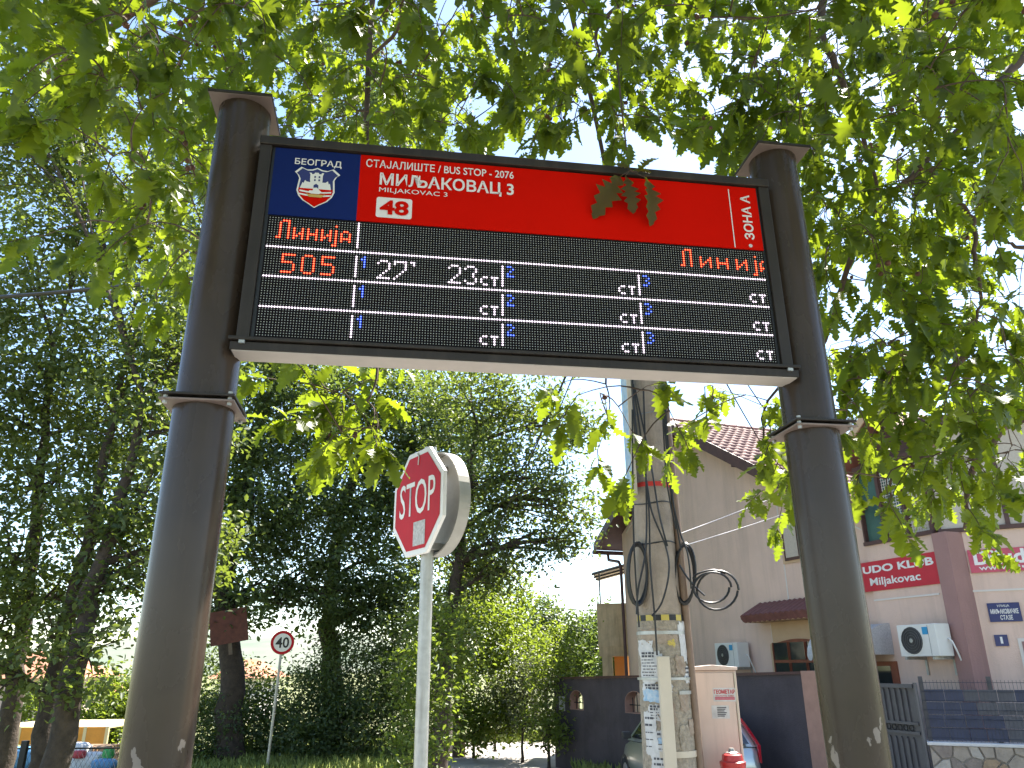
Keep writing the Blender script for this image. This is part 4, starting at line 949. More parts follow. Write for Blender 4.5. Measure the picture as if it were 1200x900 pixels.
# stone wall with coping and wire fence with woven panels
Q0 = GF.pt(gl + .12, 0, 0); FF = Frame(Q0[:2], -65); fl = 3.6; st_ = FF.hit(1120, 870)[1]
SW = thing('stone_wall', FF.pt(fl / 2, -.1, -.6), 'low wall of irregular flat stones with pale coping beside the gate', 'wall')
m = MB(FF); m.box((0, -.3, -.9), (fl, -.012, st_ - .05)); m.build('core', 'mortar', SW)
m = MB(FF); m.box((-.03, -.33, st_ - .049), (fl, .035, st_)); m.build('coping', 'coping_white', SW, bevel=.012)
rd = random.Random(5); pts = []
for i in range(19):
    for j in range(7): pts.append((i * .2 + rd.uniform(-.085, .085) + (j % 2) * .1, -.85 + j * .2 + rd.uniform(-.07, .07)))
def clip(poly, a, b, c):           # keep a*x+b*y<=c
    out = []
    for i in range(len(poly)):
        p, q = poly[i], poly[(i + 1) % len(poly)]; dp = a * p[0] + b * p[1] - c; dq = a * q[0] + b * q[1] - c
        if dp <= 0: out.append(p)
        if (dp < 0 < dq) or (dq < 0 < dp): t = dp / (dp - dq); out.append((p[0] + (q[0] - p[0]) * t, p[1] + (q[1] - p[1]) * t))
    return out
for i, p in enumerate(pts):
    poly = [(.0, -.88), (fl, -.88), (fl, st_ - .052), (0, st_ - .052)]
    for q in pts:
        d = math.hypot(q[0] - p[0], q[1] - p[1])
        if q is p or d > .7 or not poly: continue
        a, b = (q[0] - p[0]) / d, (q[1] - p[1]) / d; poly = clip(poly, a, b, a * (p[0] + q[0]) / 2 + b * (p[1] + q[1]) / 2 - .011)
    if len(poly) < 3: continue
    ar = abs(sum(poly[k][0] * poly[(k + 1) % len(poly)][1] - poly[(k + 1) % len(poly)][0] * poly[k][1] for k in range(len(poly)))) / 2
    if ar < .003: continue
    m = MB(FF); m.prism(poly, -.0115, rd.uniform(.006, .022)); m.build('stone', 'stone_' + rd.choice('aabbcde'), SW, bevel=.006)
FN = thing('wire_fence', FF.pt(fl / 2, -.12, st_), 'wire mesh fence with grey woven strips standing on the stone wall', 'fence')
ft = FF.hit(1120, 797)[1]; fb = st_ + .002; fn = -.14
for s_ in (.03, .95, 2.55): m = MB(FF); m.box((s_ - .03, fn - .03, fb), (s_ + .03, fn + .03, ft + .05)); m.build('post', 'fence_wire', FN); 
m = MB(FF)
for k in range(int(fl / .05)): m.tube([(k * .05, fn + .055, fb), (k * .05, fn + .055, ft)], .0028, 4, False)
for k in range(7): m.tube([(0, fn + .062, fb + .05 + k * (ft - fb - .06) / 6.2), (fl, fn + .062, fb + .05 + k * (ft - fb - .06) / 6.2)], .0035, 4, False)
tag(m.build('wire_mesh', 'fence_wire', FN), kind='stuff')
ph = (ft - fb - .14) / 4
for r_ in range(4):
    s_ = .06
    while s_ < fl - .05:
        wd_ = rd.uniform(.20, .30); e = min(fl, s_ + wd_ - .008); z0 = fb + .01 + r_ * ph; nn = fn + rd.choice((.034, .041, .047))
        m = MB(FF); m.box((s_, nn - .003, z0 + .006), (e, nn, z0 + ph - .006)); m.build('strip_panel', 'fence_panel_blue' if (s_ < .85 and rd.random() < .8) or rd.random() < .12 else 'fence_panel', FN); s_ += wd_

# ------------------------------------------------------------------ foliage tools
def leaf_batch(pos, dirs, nrm, size, width=.5):
    """two quads a leaf, folded along the midrib. arrays (n,3)"""
    n = len(pos); d = dirs / np.linalg.norm(dirs, axis=1, keepdims=True)
    s = np.cross(d, nrm); s /= np.linalg.norm(s, axis=1, keepdims=True) + 1e-9; u_ = np.cross(s, d)
    L = size[:, None]; Wd = L * width * .5
    base = pos; tip = pos + d * L - u_ * L * .12
    l1 = pos + d * L * .33 - s * Wd + u_ * L * .07; l2 = pos + d * L * .72 - s * Wd * .82 + u_ * L * .03
    r1 = pos + d * L * .33 + s * Wd + u_ * L * .07; r2 = pos + d * L * .72 + s * Wd * .82 + u_ * L * .03
    V = np.stack([base, l1, l2, tip, r2, r1], 1).reshape(-1, 3)
    k = np.arange(n)[:, None] * 6; F = np.concatenate([k + np.array([0, 3, 2, 1]), k + np.array([0, 5, 4, 3])], 1).reshape(-1, 4)
    return V, F
def rnd_dirs(n, droop=.3):
    v = rng.normal(size=(n, 3)); v[:, 2] = v[:, 2] * .6 - droop; return v
def crown(blobs, leaf, wid, dens, clump_r=.28, per=26, flat=.7):
    """blobs: (center, radius xyz) -> leaves and clump centres"""
    P_, CC = [], []
    for c, rad in blobs:
        rad = np.array(rad); k = max(4, int(dens * (rad[0] * rad[2] + rad[0] * rad[1]) * 9 / per))
        v = rng.normal(size=(k, 3)); v /= np.linalg.norm(v, axis=1, keepdims=True)
        rr = rng.uniform(.25, 1, (k, 1)) ** .45 * (1 + .18 * rng.normal(size=(k, 1)))
        cl = np.array(c) + v * rr * rad; CC.append(cl)
        off = rng.normal(size=(k, per, 3)) * clump_r * np.array([1, 1, flat]) * rng.uniform(.6, 1.3, (k, 1, 1))
        P_.append((cl[:, None, :] + off).reshape(-1, 3))
    P_ = np.concatenate(P_); n = len(P_)
    nr = rng.normal(size=(n, 3)) * .55; nr[:, 2] += 1
    return leaf_batch(P_, rnd_dirs(n), nr, leaf * rng.uniform(.7, 1.25, n), wid), CC
def limb_path(a, b, sag, n=6, wob=.1):
    a, b = np.array(a, float), np.array(b, float); L = np.linalg.norm(b - a); out = []
    w1 = rng.normal(size=3) * wob * L
    for k in range(n + 1):
        t = k / n; p = a * (1 - t) + b * t + w1 * math.sin(math.pi * t) * .5; p[2] += sag * L * math.sin(math.pi * t); out.append(tuple(p))
    return out
def tree(name, base, trunk, r0, blobs, leaf, wid, dens, mleaf, label, group, per=38, clump_r=.27, limbs=True):
    """trunk: list of points above the base"""
    T_ = thing(name, base, label, 'tree' if 'tree' in name or 'oak' in name else 'shrub', group)
    pts = [tuple(base)] + [tuple(p) for p in trunk]; n = len(pts)
    fine = []
    for k in range(n - 1):
        for j in range(5):
            t = j / 5; fine.append(tuple(np.array(pts[k]) * (1 - t) + np.array(pts[k + 1]) * t + rng.normal(size=3) * r0 * .16 * (k + j > 0)))
    fine.append(pts[-1]); N = len(fine); rad = [r0 * (1.25 if k == 0 else 1 - .72 * k / (N - 1)) for k in range(N)]
    m = MB(); m.tube(fine, rad, 12)
    (V, F), CC = crown(blobs, leaf, wid, dens, clump_r, per)
    if limbs:
        for (c, rd_), cl in zip(blobs, CC):
            c = np.array(c); dd = [np.linalg.norm(np.array(p) - c) + max(0, p[2] - c[2] + .5) * 2 for p in fine]; q = int(np.argmin(dd[2:])) + 2
            pth = limb_path(fine[q], c, .06); ra = min(rad[q] * .75, .035 + .03 * np.linalg.norm(c - np.array(fine[q])))
            m.tube(pth, [ra * (1 - .7 * k / (len(pth) - 1)) for k in range(len(pth))], 7)
            for z in cl[:min(len(cl), 14)]:
                p0 = pth[random.randint(2, len(pth) - 1)]; pp = limb_path(p0, z, .05, 4); m.tube(pp, [ra * .32 * (1 - .75 * k / 4) + .004 for k in range(5)], 5, False)
    m.build('trunk' if limbs else 'stems', 'bark', T_, 60)
    np_mesh('crown', V, F, mleaf, T_, kind=None)
    return T_
def bl(px, py, Y, r, ry=None, rz=None): return (at(px, py, Y), (r, ry or r, rz or r * .9))
def bs(px, py, Y, r, k=1.55): return bl(px, py, Y * k, r * k)

# ------------------------------------------------------------------ oaks on the left
def basept(px, Y, py=880):
    p = at(px, py, Y); return (p[0], p[1], gz(Y) - .1)
G1 = 'tall oaks on the left'
tree('oak_tree', basept(6, 15.8), [at(20, 800, 15.8), at(34, 690, 15.8), at(50, 540, 15.8), at(62, 400, 15.6)], .21,
     [bl(10, 640, 15, 1.3), bl(70, 560, 15.5, 1.5), bl(-30, 470, 15, 1.7), bl(40, 420, 15.4, 1.5), bl(100, 500, 16.4, 1.3), bl(20, 330, 15, 1.6), bl(90, 280, 15.6, 1.5), bl(-40, 720, 14.6, 1.2), bl(60, 700, 15, .9)],
     .13, .55, 74, 'leaf_oak', 'leftmost dark oak whose trunk stands at the picture edge', G1)
tree('oak_tree', basept(44, 14.6), [at(62, 800, 14.6), at(88, 690, 14.6), at(120, 560, 14.8), at(150, 420, 15)], .20,
     [bl(120, 620, 14.6, 1.1), bl(150, 480, 15, 1.4), bl(180, 380, 15.2, 1.5), bl(120, 200, 15.8, 1.6), bl(40, 190, 15.4, 1.6), bl(190, 290, 15.8, 1.3), bl(60, 745, 13.8, .55), bl(20, 790, 13.6, .5), bl(110, 690, 14, .6)],
     .13, .55, 74, 'leaf_oak', 'middle one of the three leaning oaks at the far left, with twiggy sprouts', G1)
tree('oak_tree', basept(66, 13.6), [at(84, 800, 13.6), at(104, 700, 13.8), at(140, 600, 14), at(168, 470, 14.2)], .23,
     [bl(170, 580, 14, 1.0), bl(200, 500, 14.4, 1.2), bl(160, 660, 14, .8), bl(100, 765, 13.2, .45), bl(80, 810, 13.2, .35), bl(125, 735, 13.4, .35), bl(220, 420, 15, 1.2), bl(230, 640, 15, .9), bl(10, 110, 14.6, 1.4), bl(100, 90, 15, 1.2)],
     .13, .55, 74, 'leaf_oak', 'thickest oak of the left three, yellow green sprouts on its trunk', G1)
tree('oak_tree', basept(272, 23.2), [at(270, 790, 23.25), at(262, 690, 23.25), at(285, 560, 23.56), at(320, 440, 23.87)], .40,
     [bs(280, 480, 15.2, 1.3), bs(350, 500, 15.6, 1.4), bs(300, 590, 15, 1.2), bs(250, 560, 15, 1.1), bs(360, 610, 15.4, 1.2), bs(230, 700, 15.4, .9), bs(310, 680, 15.2, 1.0), bs(370, 690, 15.6, .8), bs(240, 330, 15, 1.4), bs(330, 380, 15, 1.3), bs(250, 190, 15.4, 1.6), bs(400, 90, 16, 1.5), bs(480, 130, 16, 1.3)],
     .15, .55, 76, 'leaf_dark', 'dark oak behind the tall left post, a reddish board on its trunk', G1)
tree('oak_tree', basept(388, 25.4), [at(388, 800, 25.57), at(384, 700, 25.57), at(400, 600, 26.04), at(440, 480, 26.35)], .40,
     [bs(420, 470, 16.8, 1.5), bs(480, 480, 17, 1.4), bs(430, 580, 16.6, 1.4), bs(500, 580, 17, 1.4), bs(440, 660, 16.4, 1.1), bs(410, 720, 16.2, .8), bs(530, 520, 17.4, 1.3), bs(470, 710, 16.6, .9)],
     .15, .55, 76, 'leaf_dark', 'dense dark oak directly behind the stop sign', G1)
tree('oak_tree', basept(515, 20), [at(520, 800, 20), at(530, 700, 20), at(545, 600, 20), at(560, 500, 20)], .24,
     [bl(550, 470, 19.8, 1.5), bl(610, 470, 20, 1.3), bl(560, 560, 20, 1.5), bl(620, 560, 19.8, 1.4), bl(660, 590, 19.6, 1.0), bl(670, 500, 20, .9), bl(585, 640, 20, 1.1), bl(650, 630, 19.6, .8), bl(540, 650, 20.4, 1.2), bl(590, 670, 20, .7), bl(510, 730, 20, 1.0)],
     .125, .55, 76, 'leaf_oak', 'oak with long sunlit branches reaching right over the lane', G1)
# understory
G2 = 'shrubs below the oaks'
def shrub(px, Y, blobs, mleaf, label, leaf=.11, wid=.5, dens=110, group=G2, per=26, cr=.24):
    b = basept(px, Y); tp = (b[0], b[1], b[2] + 1.2)
    return tree('shrub', b, [tp], .05, blobs, leaf, wid, dens, mleaf, label, group, per, cr)
shrub(250, 24.6, [bs(235, 800, 14, .75, 1.75), bs(265, 850, 13.8, .9, 1.75), bs(230, 880, 13.4, .8, 1.75)], 'leaf_dark', 'dark shrub at the foot of the oak with the reddish board')
shrub(345, 25, [bs(345, 830, 14, .9, 1.75), bs(350, 890, 13.6, .9, 1.75), bs(300, 860, 14.2, .8, 1.75), bs(390, 860, 13.8, .8, 1.75)], 'leaf_dark', 'dark blue green shrub right of the speed limit sign')
shrub(430, 24.4, [bs(430, 790, 14, .9, 1.75), bs(445, 860, 13.6, .9, 1.75), bs(400, 800, 14, .8, 1.75), bs(470, 800, 14.4, .8, 1.75)], 'leaf_dark', 'dark dense shrub left of the stop sign pole')
shrub(500, 16, [bl(512, 790, 16, .8), bl(500, 850, 15.6, .6), bl(520, 740, 16.6, .8), bl(492, 890, 15, .4)], 'leaf_bright', 'light green shrub right of the stop sign pole')
shrub(555, 25, [bl(560, 740, 25, 1.4), bl(600, 760, 25.5, 1.3), bl(565, 810, 24.6, 1.2), bl(600, 830, 24.6, .9), bl(570, 850, 24.2, .8), bl(556, 858, 24, .4), bl(600, 850, 24.4, .4)], 'leaf_bright', 'dense green bush at the end of the lane', .14, dens=90)
shrub(612, 23.6, [bl(608, 815, 23.6, .75), bl(622, 790, 23.8, .7), bl(630, 835, 23.6, .6), bl(618, 848, 23.5, .4)], 'leaf_grey', 'silvery grey bush left of the dark wall', .10)
shrub(643, 21.9, [bl(643, 800, 22, .65, None, .9), bl(640, 850, 21.8, .6), bl(640, 862, 21.7, .4), bl(650, 760, 22.6, .7)], 'leaf_bright', 'bright green bush hugging the end of the dark wall')
shrub(580, 27, [bl(550, 690, 27, 1.2), bl(590, 700, 27, 1.1), bl(530, 730, 26, 1.0)], 'leaf_bright', 'yellow green tree top above the end of the lane', .15, dens=85)
G3 = 'far trees behind the terrace'
for k, (px, Y, bb) in enumerate([(640, 36, [(640, 750, 1.9), (632, 728, 1.0), (660, 770, 1.7)]), (688, 38, [(685, 760, 1.8), (700, 740, 1.3), (670, 780, 1.6)]), (735, 34, [(735, 770, 1.5), (722, 785, 1.4)]), (715, 44, [(715, 750, 2.0), (755, 760, 2.0)])]):
    b = basept(px, Y); tree('far_tree', b, [at(px, 790, Y)], .14, [bl(a, c, Y, r) for a, c, r in bb], .2, .5, 48, 'leaf_far',
        ['slender light tree in the gap between oak and house', 'round green tree just left of the terrace', 'green tree seen under the terrace', 'rear hazy tree behind the terrace'][k], G3)
tree('far_tree', basept(128, 30), [at(128, 840, 30)], .15, [bl(125, 830, 30, 1.3), bl(145, 815, 30.5, 1.2), bl(112, 850, 30, .9), bl(140, 850, 29.5, 1.0)], .17, .5, 70, 'leaf_bright', 'sunlit green tree low between the left oaks and the left post', None)
tree('far_tree', basept(30, 30), [at(40, 850, 32)], .15, [bl(42, 830, 33, 1.0), bl(60, 838, 33, .8)], .17, .5, 60, 'leaf_bright', 'small bright bush seen between the two left trunks', None)
# grass beside the lane
n = 26000; gx = rng.uniform(-9, 3.2, n); gy = rng.uniform(19, 32, n); lane_m = (gx > -2.2) & (gx < 1.55) & (gy < 30.5); gx, gy = gx[~lane_m], gy[~lane_m]; n = len(gx)
gp = np.stack([gx, gy, np.array([gz(y) for y in gy])], 1); gd_ = rng.normal(size=(n, 3)) * .35; gd_[:, 2] = 1
V, F = leaf_batch(gp, gd_, rng.normal(size=(n, 3)), rng.uniform(.12, .42, n), .10)
o = np_mesh('grass', V, F, 'grass_blade', kind='stuff'); tag(o, 'tall dry green grass along the lane verge', 'grass')
# white fence and old post at the lane end
p = at(528, 850, 27); m = MB(); m.box((p[0] - .32, 27, gz(27)), (p[0] + .38, 27.06, at(528, 832, 27)[2])); tag(m.build('white_panel_fence', 'far_white'), 'white panel beside the dark post at the lane end', 'fence')
p = at(538, 850, 25.4); m = MB(); m.tube([(p[0], 25.4, gz(25) - .1), (p[0] + .03, 25.4, 2.2), (p[0] + .05, 25.4, 5.5)], [.2, .17, .13], 12); tag(m.build('wooden_pole', 'wood_pole', None, 60), 'brown wooden pole at the end of the lane', 'pole')
p = at(612, 862, 33); m = MB(); m.box((p[0] - 1.2, 33, gz(33)), (p[0] + 1.6, 33.2, at(612, 855, 33)[2])); tag(m.build('low_wall', 'fence_panel'), 'low bluish grey wall under the bushes at the lane end', 'wall')

# ------------------------------------------------------------------ board on the oak, things at lower left
c = at(268, 734, 22.3); BF = Frame((c[0], c[1]), -90 - 8); K = thing('faded_board', c, 'faded reddish board tilted on the dark oak trunk', 'board')
m = MB(BF); sw, sh_ = .50, .45; aa = R(10); rot = lambda s, z: (s * math.cos(aa) - z * math.sin(aa), c[2] + s * math.sin(aa) + z * math.cos(aa))
m.prism([rot(-sw, -sh_), rot(sw, -sh_), rot(sw, sh_), rot(-sw, sh_)], -.02, .0); m.build('panel', 'rust_board', K)
m = MB(BF); m.prism([rot(-.05, -.75), rot(.05, -.75), rot(.03, sh_), rot(-.03, sh_)], -.06, -.021); m.build('batten', 'wood_pole', K)
# low shelter with orange fascia
p0, p1 = at(-30, 880, 25), at(126, 872, 25); zf1 = at(60, 852, 25)[2]; zf0 = at(60, 872, 25)[2]; x0, x1 = p0[0], p1[0]
K = thing('low_shelter', ((x0 + x1) / 2, 26, gz(25)), 'low open shelter with orange yellow fascia boards behind the oak trunks', 'shelter')
m = MB(); m.prism = m.prism; m.box((x0, 25.0, zf1 - .04), (x1, 28.5, zf1)); m.build('roof', 'shelter_cream', K)
nb = 6
for k in range(nb):
    a = x0 + (x1 - x0) * k / nb; b = x0 + (x1 - x0) * (k + 1) / nb - .10; m = MB(); m.box((a, 24.94, zf0), (b, 24.998, zf1 - .002)); m.build('fascia_board', 'shelter_orange', K)
    m = MB(); m.box((b + .001, 24.93, zf0), (b + .098, 24.998, zf1 + .01)); m.build('fascia_joint', 'shelter_cream', K)
for x in (x0 + .3, (x0 + x1) / 2, x1 - .3): m = MB(); m.box((x - .06, 25.3, gz(25)), (x + .06, 25.42, zf1 - .041)); m.build('post', 'wood_pole', K)
# stacked pallets
for i, (px, py, lab) in enumerate([(110, 872, 'topmost wooden pallet of the stack beside the left post'), (117, 880, 'second wooden pallet of the stack beside the left post'), (112, 888, 'third wooden pallet of the stack beside the left post'), (116, 896, 'lowest wooden pallet of the stack beside the left post')]):
    p = at(px, py, 23.4); z = gz(23.4) - .22 + (3 - i) * .19; K = thing('pallet', (p[0], 23.4, z), lab, 'pallet', 'stacked wooden pallets')
    for dz in (0, .14):
        for k in range(5): m = MB(); m.box((p[0] - .5, 23 + k * .2, z + dz), (p[0] + .5, 23.12 + k * .2, z + dz + .03)); m.build('board', 'pallet_wood', K)
    for dx in (-.48, -.07, .34): m = MB(); m.box((p[0] + dx, 23.01, z + .031), (p[0] + dx + .14, 23.9, z + .139)); m.build('block', 'pallet_wood', K)
def sack(px, py, Y, w_, h_, d_, mn, lab):
    p = at(px, py, Y); bm = bmesh.new(); bmesh.ops.create_icosphere(bm, subdivisions=3, radius=1)
    for v in bm.verts:
        c_ = v.co; f = lambda t: math.copysign(abs(t) ** .55, t)
        v.co = Vector((f(c_.x) * w_, f(c_.y) * d_, f(c_.z) * h_)) * (1 + .05 * math.sin(c_.x * 7 + px) * math.cos(c_.z * 6))
    me = bpy.data.meshes.new('sack'); bm.to_mesh(me); bm.free(); me.shade_smooth(); me.materials.append(MATS[mn]); o = bpy.data.objects.new('sack', me); col.objects.link(o)
    o.location = (p[0], Y, max(p[2], gz(Y) + h_ * .9)); return tag(o, lab, 'sack', 'bags stacked in the yard')
for a in [(85, 880, 22.6, .45, .22, .3, 'bag_white', 'upper white sack behind the oak trunks'), (100, 893, 22.3, .5, .24, .3, 'bag_white', 'right white sack under the red one'), (62, 890, 22.6, .42, .2, .3, 'bag_white', 'left white sack between the two trunks'), (93, 884, 22.0, .16, .10, .12, 'bag_red', 'small red bag on the white sacks'), (127, 884, 22.0, .13, .16, .12, 'bag_green', 'bright green bag beside the left post'), (122, 896, 21.8, .3, .14, .2, 'bag_blue', 'pale blue bag beside the left post'), (30, 888, 22.8, .6, .28, .4, 'bag_blue', 'bluish bag behind the leftmost trunk')]: sack(*a)
# mesh fence in front of the yard
YF = thing('yard_fence', (at(60, 880, 18)[0], 18, gz(18)), 'dark wire fence in front of the yard below the oaks', 'fence')
xa, xb = at(-60, 880, 18)[0], at(150, 880, 18)[0]; zt_f = at(80, 877, 18)[2]
m = MB(); m.tube([(xa, 18, zt_f), (xb, 18, zt_f)], .018, 6); m.build('top_wire', 'black', YF)
p = at(26, 890, 18); m = MB(); m.box((p[0] - .06, 17.95, gz(18) - .1), (p[0] + .06, 18.05, at(26, 868, 18)[2])); m.build('post', 'black', YF)
m = MB()
for k in range(int((xb - xa) / .1)):
    x = xa + k * .1; hh = zt_f - gz(18); m.tube([(x, 18, zt_f), (x + hh * .5, 18.01, gz(18))], .004, 3, False); m.tube([(x, 18.02, zt_f), (x - hh * .5, 18.01, gz(18))], .004, 3, False)
tag(m.build('mesh', 'fence_wire', YF), kind='stuff')
# houses far left and hill
def far_house(px0, px1, py_e, py_r, Y, mw, label, dep=7):
    x0, x1 = at(px0, py_e, Y)[0], at(px1, py_e, Y)[0]; ze = at(px0, py_e, Y)[2]; zr = at(px0, py_r, Y)[2]; b = gz(Y) - 1
    K = thing('far_house', ((x0 + x1) / 2, Y + dep / 2, b), label, 'house', 'houses beyond the oaks')
    m = MB(); m.box((x0, Y, b), (x1, Y + dep, ze)); m.build('wall', mw, K)
    m = MB(); e = .5; xm = (x0 + x1) / 2; i = [(x0 - e, Y - e, ze), (x1 + e, Y - e, ze), (x1 + e, Y + dep + e, ze), (x0 - e, Y + dep + e, ze)]; rdg = [(x0 + (x1 - x0) * .3, Y + dep / 2, zr), (x0 + (x1 - x0) * .7, Y + dep / 2, zr)]
    m.quad(i[0], i[1], rdg[1], rdg[0]); m.quad(i[1], i[2], rdg[1]); m.quad(i[2], i[3], rdg[0], rdg[1]); m.quad(i[3], i[0], rdg[0]); m.quad(*[(a, b_, c_ + .001) for a, b_, c_ in reversed(i)]); m.build('roof', 'far_roof', K)
    nw = max(2, int((x1 - x0) / 2.2))
    for k in range(nw):
        xx = x0 + (x1 - x0) * (k + .5) / nw; m = MB(); m.box((xx - .5, Y - .05, ze - 2.0), (xx + .5, Y - .002, ze - .7)); wn = m.build('window', 'far_white', K); m = MB(); m.box((xx - .42, Y - .06, ze - 1.92), (xx + .42, Y - .051, ze - .78)); m.build('pane', 'dark_glass', wn)
far_house(-40, 52, 795, 762, 40, 'far_pink', 'pale pink house with orange roof at the left edge')
far_house(92, 116, 815, 800, 55, 'far_white', 'small far house roof between the left trunks and the post', 6)
far_house(255, 292, 795, 772, 45, 'far_white', 'pale far house glimpsed under the reddish board', 6)
hv, hf = [], []
for i in range(61):
    for j in range(8):
        x = -620 + i * 14; y = 330 + j * 40; z = -8 + 30 * math.sin(math.pi * min(1, j / 5) / 2) * (.75 + .25 * math.sin(i * .21 + 1) + .1 * math.sin(i * .9)) ; hv.append((x, y, z))
for i in range(60):
    for j in range(7): a = i * 8 + j; hf.append((a, a + 8, a + 9, a + 1))
o = np_mesh('hill', np.array(hv), np.array(hf), 'hill_green', smooth=True); tag(o, kind='structure')

# ------------------------------------------------------------------ overhanging oak in the foreground
def oak_leaf_mesh(name, seed):
    rd = random.Random(seed); lobes = 5; prof = [(0, .012), (.10, .018), (.16, .10)]
    for k in range(lobes):
        t = .20 + k * .155; wv = (.19, .28, .31, .26, .16)[k] * rd.uniform(.82, 1.12)
        prof += [(t + .055, wv), (t + .112, wv * rd.uniform(.36, .52))]
    prof += [(.965, .075), (1.0, .0)]
    v, f = [], []; bend = rd.uniform(.05, .45); fold = rd.uniform(.05, .45); twist = rd.uniform(-.8, .8)
    for t, wv in prof:
        z = -bend * t * t; mid = t - (.035 if wv > .12 else 0)
        v.append((0, mid, z)); tws = (t - .4) * twist; v.append((-wv, t + rd.uniform(-.012, .012), z + wv * (fold + tws) + rd.uniform(-.03, .03))); v.append((wv, t + rd.uniform(-.012, .012), z + wv * (fold - tws) + rd.uniform(-.03, .03)))
    for k in range(len(prof) - 1):
        a, b = k * 3, k * 3 + 3; f.append((a, a + 1, b + 1, b)); f.append((a, b, b + 2, a + 2))
    f = f[:-2] + [(len(v) - 6, len(v) - 5, len(v) - 3), (len(v) - 6, len(v) - 3, len(v) - 4)]
    me = bpy.data.meshes.new(name); me.from_pydata(v, [], f); me.materials.append(MATS['leaf_near']); me.shade_smooth(); me.update(); return me
LM = [oak_leaf_mesh('oak_leaf_shape', 30 + k) for k in range(10)]
LV = []
for me in LM:
    a = np.array([v.co[:] for v in me.vertices]); tr = []
    for p in me.polygons:
        vs2 = list(p.vertices)
        for k in range(1, len(vs2) - 1): tr.append((vs2[0], vs2[k], vs2[k + 1]))
    LV.append((a, np.array(tr)))
# sprays per 50 px cell of the view; first row starts 150 px above the frame
DEN = ["555555555555555555555555",
       "666666666666666666666666",
       "577777777777777777777777",
       "358888857999998789999999",
       "147888638999999568999999",
       "026764469999999889999999",
       "002575700000000008999999",
       "003685000000000000089999",
       "012450000000000000079983",
       "000120000000000000057752",
       "000000000000000000006764",
       "000000121000000000066876",
       "000000086000021222556787",
       "000000053000003100523676",
       "000000001000000000411231",
       "000000000000000000000010",
       "000000000000000000000000"]
OAKB = (5.0, 4.4, .0)
OT = thing('overhanging_oak', OAKB, 'oak with lobed sunlit leaves hanging over the bus stop board', 'tree')
trunk_pts = [(5.0, 4.4, -.1), (4.95, 4.4, 1.2), (5.0, 4.45, 2.6), (4.85, 4.4, 3.8), (4.7, 4.3, 5.0), (4.5, 4.2, 6.4), (4.4, 4.1, 8.0)]
m = MB(); m.tube(trunk_pts, [.34, .28, .26, .24, .2, .15, .08], 16); m.build('trunk', 'bark', OT, 60)
boughs = [
    [trunk_pts[3], tuple(at(1260, 20, 4.2)), tuple(at(1195, 75, 4.0)), tuple(at(1150, 125, 3.9)), tuple(at(1085, 190, 3.8)), tuple(at(1040, 232, 3.8)), tuple(at(1010, 262, 3.9))],
    [trunk_pts[4], tuple(at(1000, -180, 4.2)), tuple(at(820, -130, 3.9)), tuple(at(640, -110, 3.7)), tuple(at(440, -90, 3.6)), tuple(at(250, -40, 3.7)), tuple(at(120, 40, 4.0)), tuple(at(50, 90, 4.3))],
    [tuple(at(820, -130, 3.9)), tuple(at(760, -30, 4.1)), tuple(at(702, 30, 4.3)), tuple(at(700, 70, 4.3)), tuple(at(655, 105, 4.4)), tuple(at(612, 152, 4.5))],
    [trunk_pts[3], tuple(at(1290, 240, 4.6)), tuple(at(1210, 290, 4.6)), tuple(at(1180, 282, 4.6))],
    [tuple(at(1085, 190, 3.8)), tuple(at(1120, 235, 3.9)), tuple(at(1140, 262, 3.9)), tuple(at(1142, 300, 3.9)), tuple(at(1149, 350, 3.9)), tuple(at(1140, 385, 3.9)), tuple(at(1133, 415, 3.9))],
    [trunk_pts[4], tuple(at(1150, -100, 3.6)), tuple(at(1010, -60, 3.5)), tuple(at(960, 20, 3.5)), tuple(at(985, 90, 3.5)), tuple(at(1010, 160, 3.6)), tuple(at(1032, 230, 3.7))],
    [tuple(at(440, -90, 3.6)), tuple(at(470, 20, 4.2)), tuple(at(425, 75, 4.6)), tuple(at(400, 100, 4.8)), tuple(at(370, 140, 5.0))],
    [trunk_pts[2], tuple(at(1330, 470, 4.4)), tuple(at(1200, 485, 4.2)), tuple(at(1150, 540, 4.1)), tuple(at(1135, 570, 4.1)), tuple(at(1130, 620, 4.1))],
    [tuple(at(250, -40, 3.7)), tuple(at(215, 60, 4.2)), tuple(at(190, 130, 4.5)), tuple(at(165, 200, 4.6))],
    [tuple(at(440, -90, 3.6)), tuple(at(430, 150, 3.7)), tuple(at(440, 300, 3.8)), tuple(at(445, 420, 3.7)), tuple(at(430, 470, 3.6))],
    [tuple(at(640, -110, 3.7)), tuple(at(700, 150, 4.2)), tuple(at(720, 330, 4.2)), tuple(at(710, 450, 4.1))],
    [tuple(at(1010, 262, 3.9)), tuple(at(985, 340, 4.0)), tuple(at(960, 410, 4.2)), tuple(at(900, 470, 4.3)), tuple(at(895, 530, 4.3))],
    [tuple(at(1133, 415, 3.9)), tuple(at(1080, 470, 4.2)), tuple(at(1050, 530, 4.2)), tuple(at(1045, 600, 4.2))]]
nodes = []; nrad = []
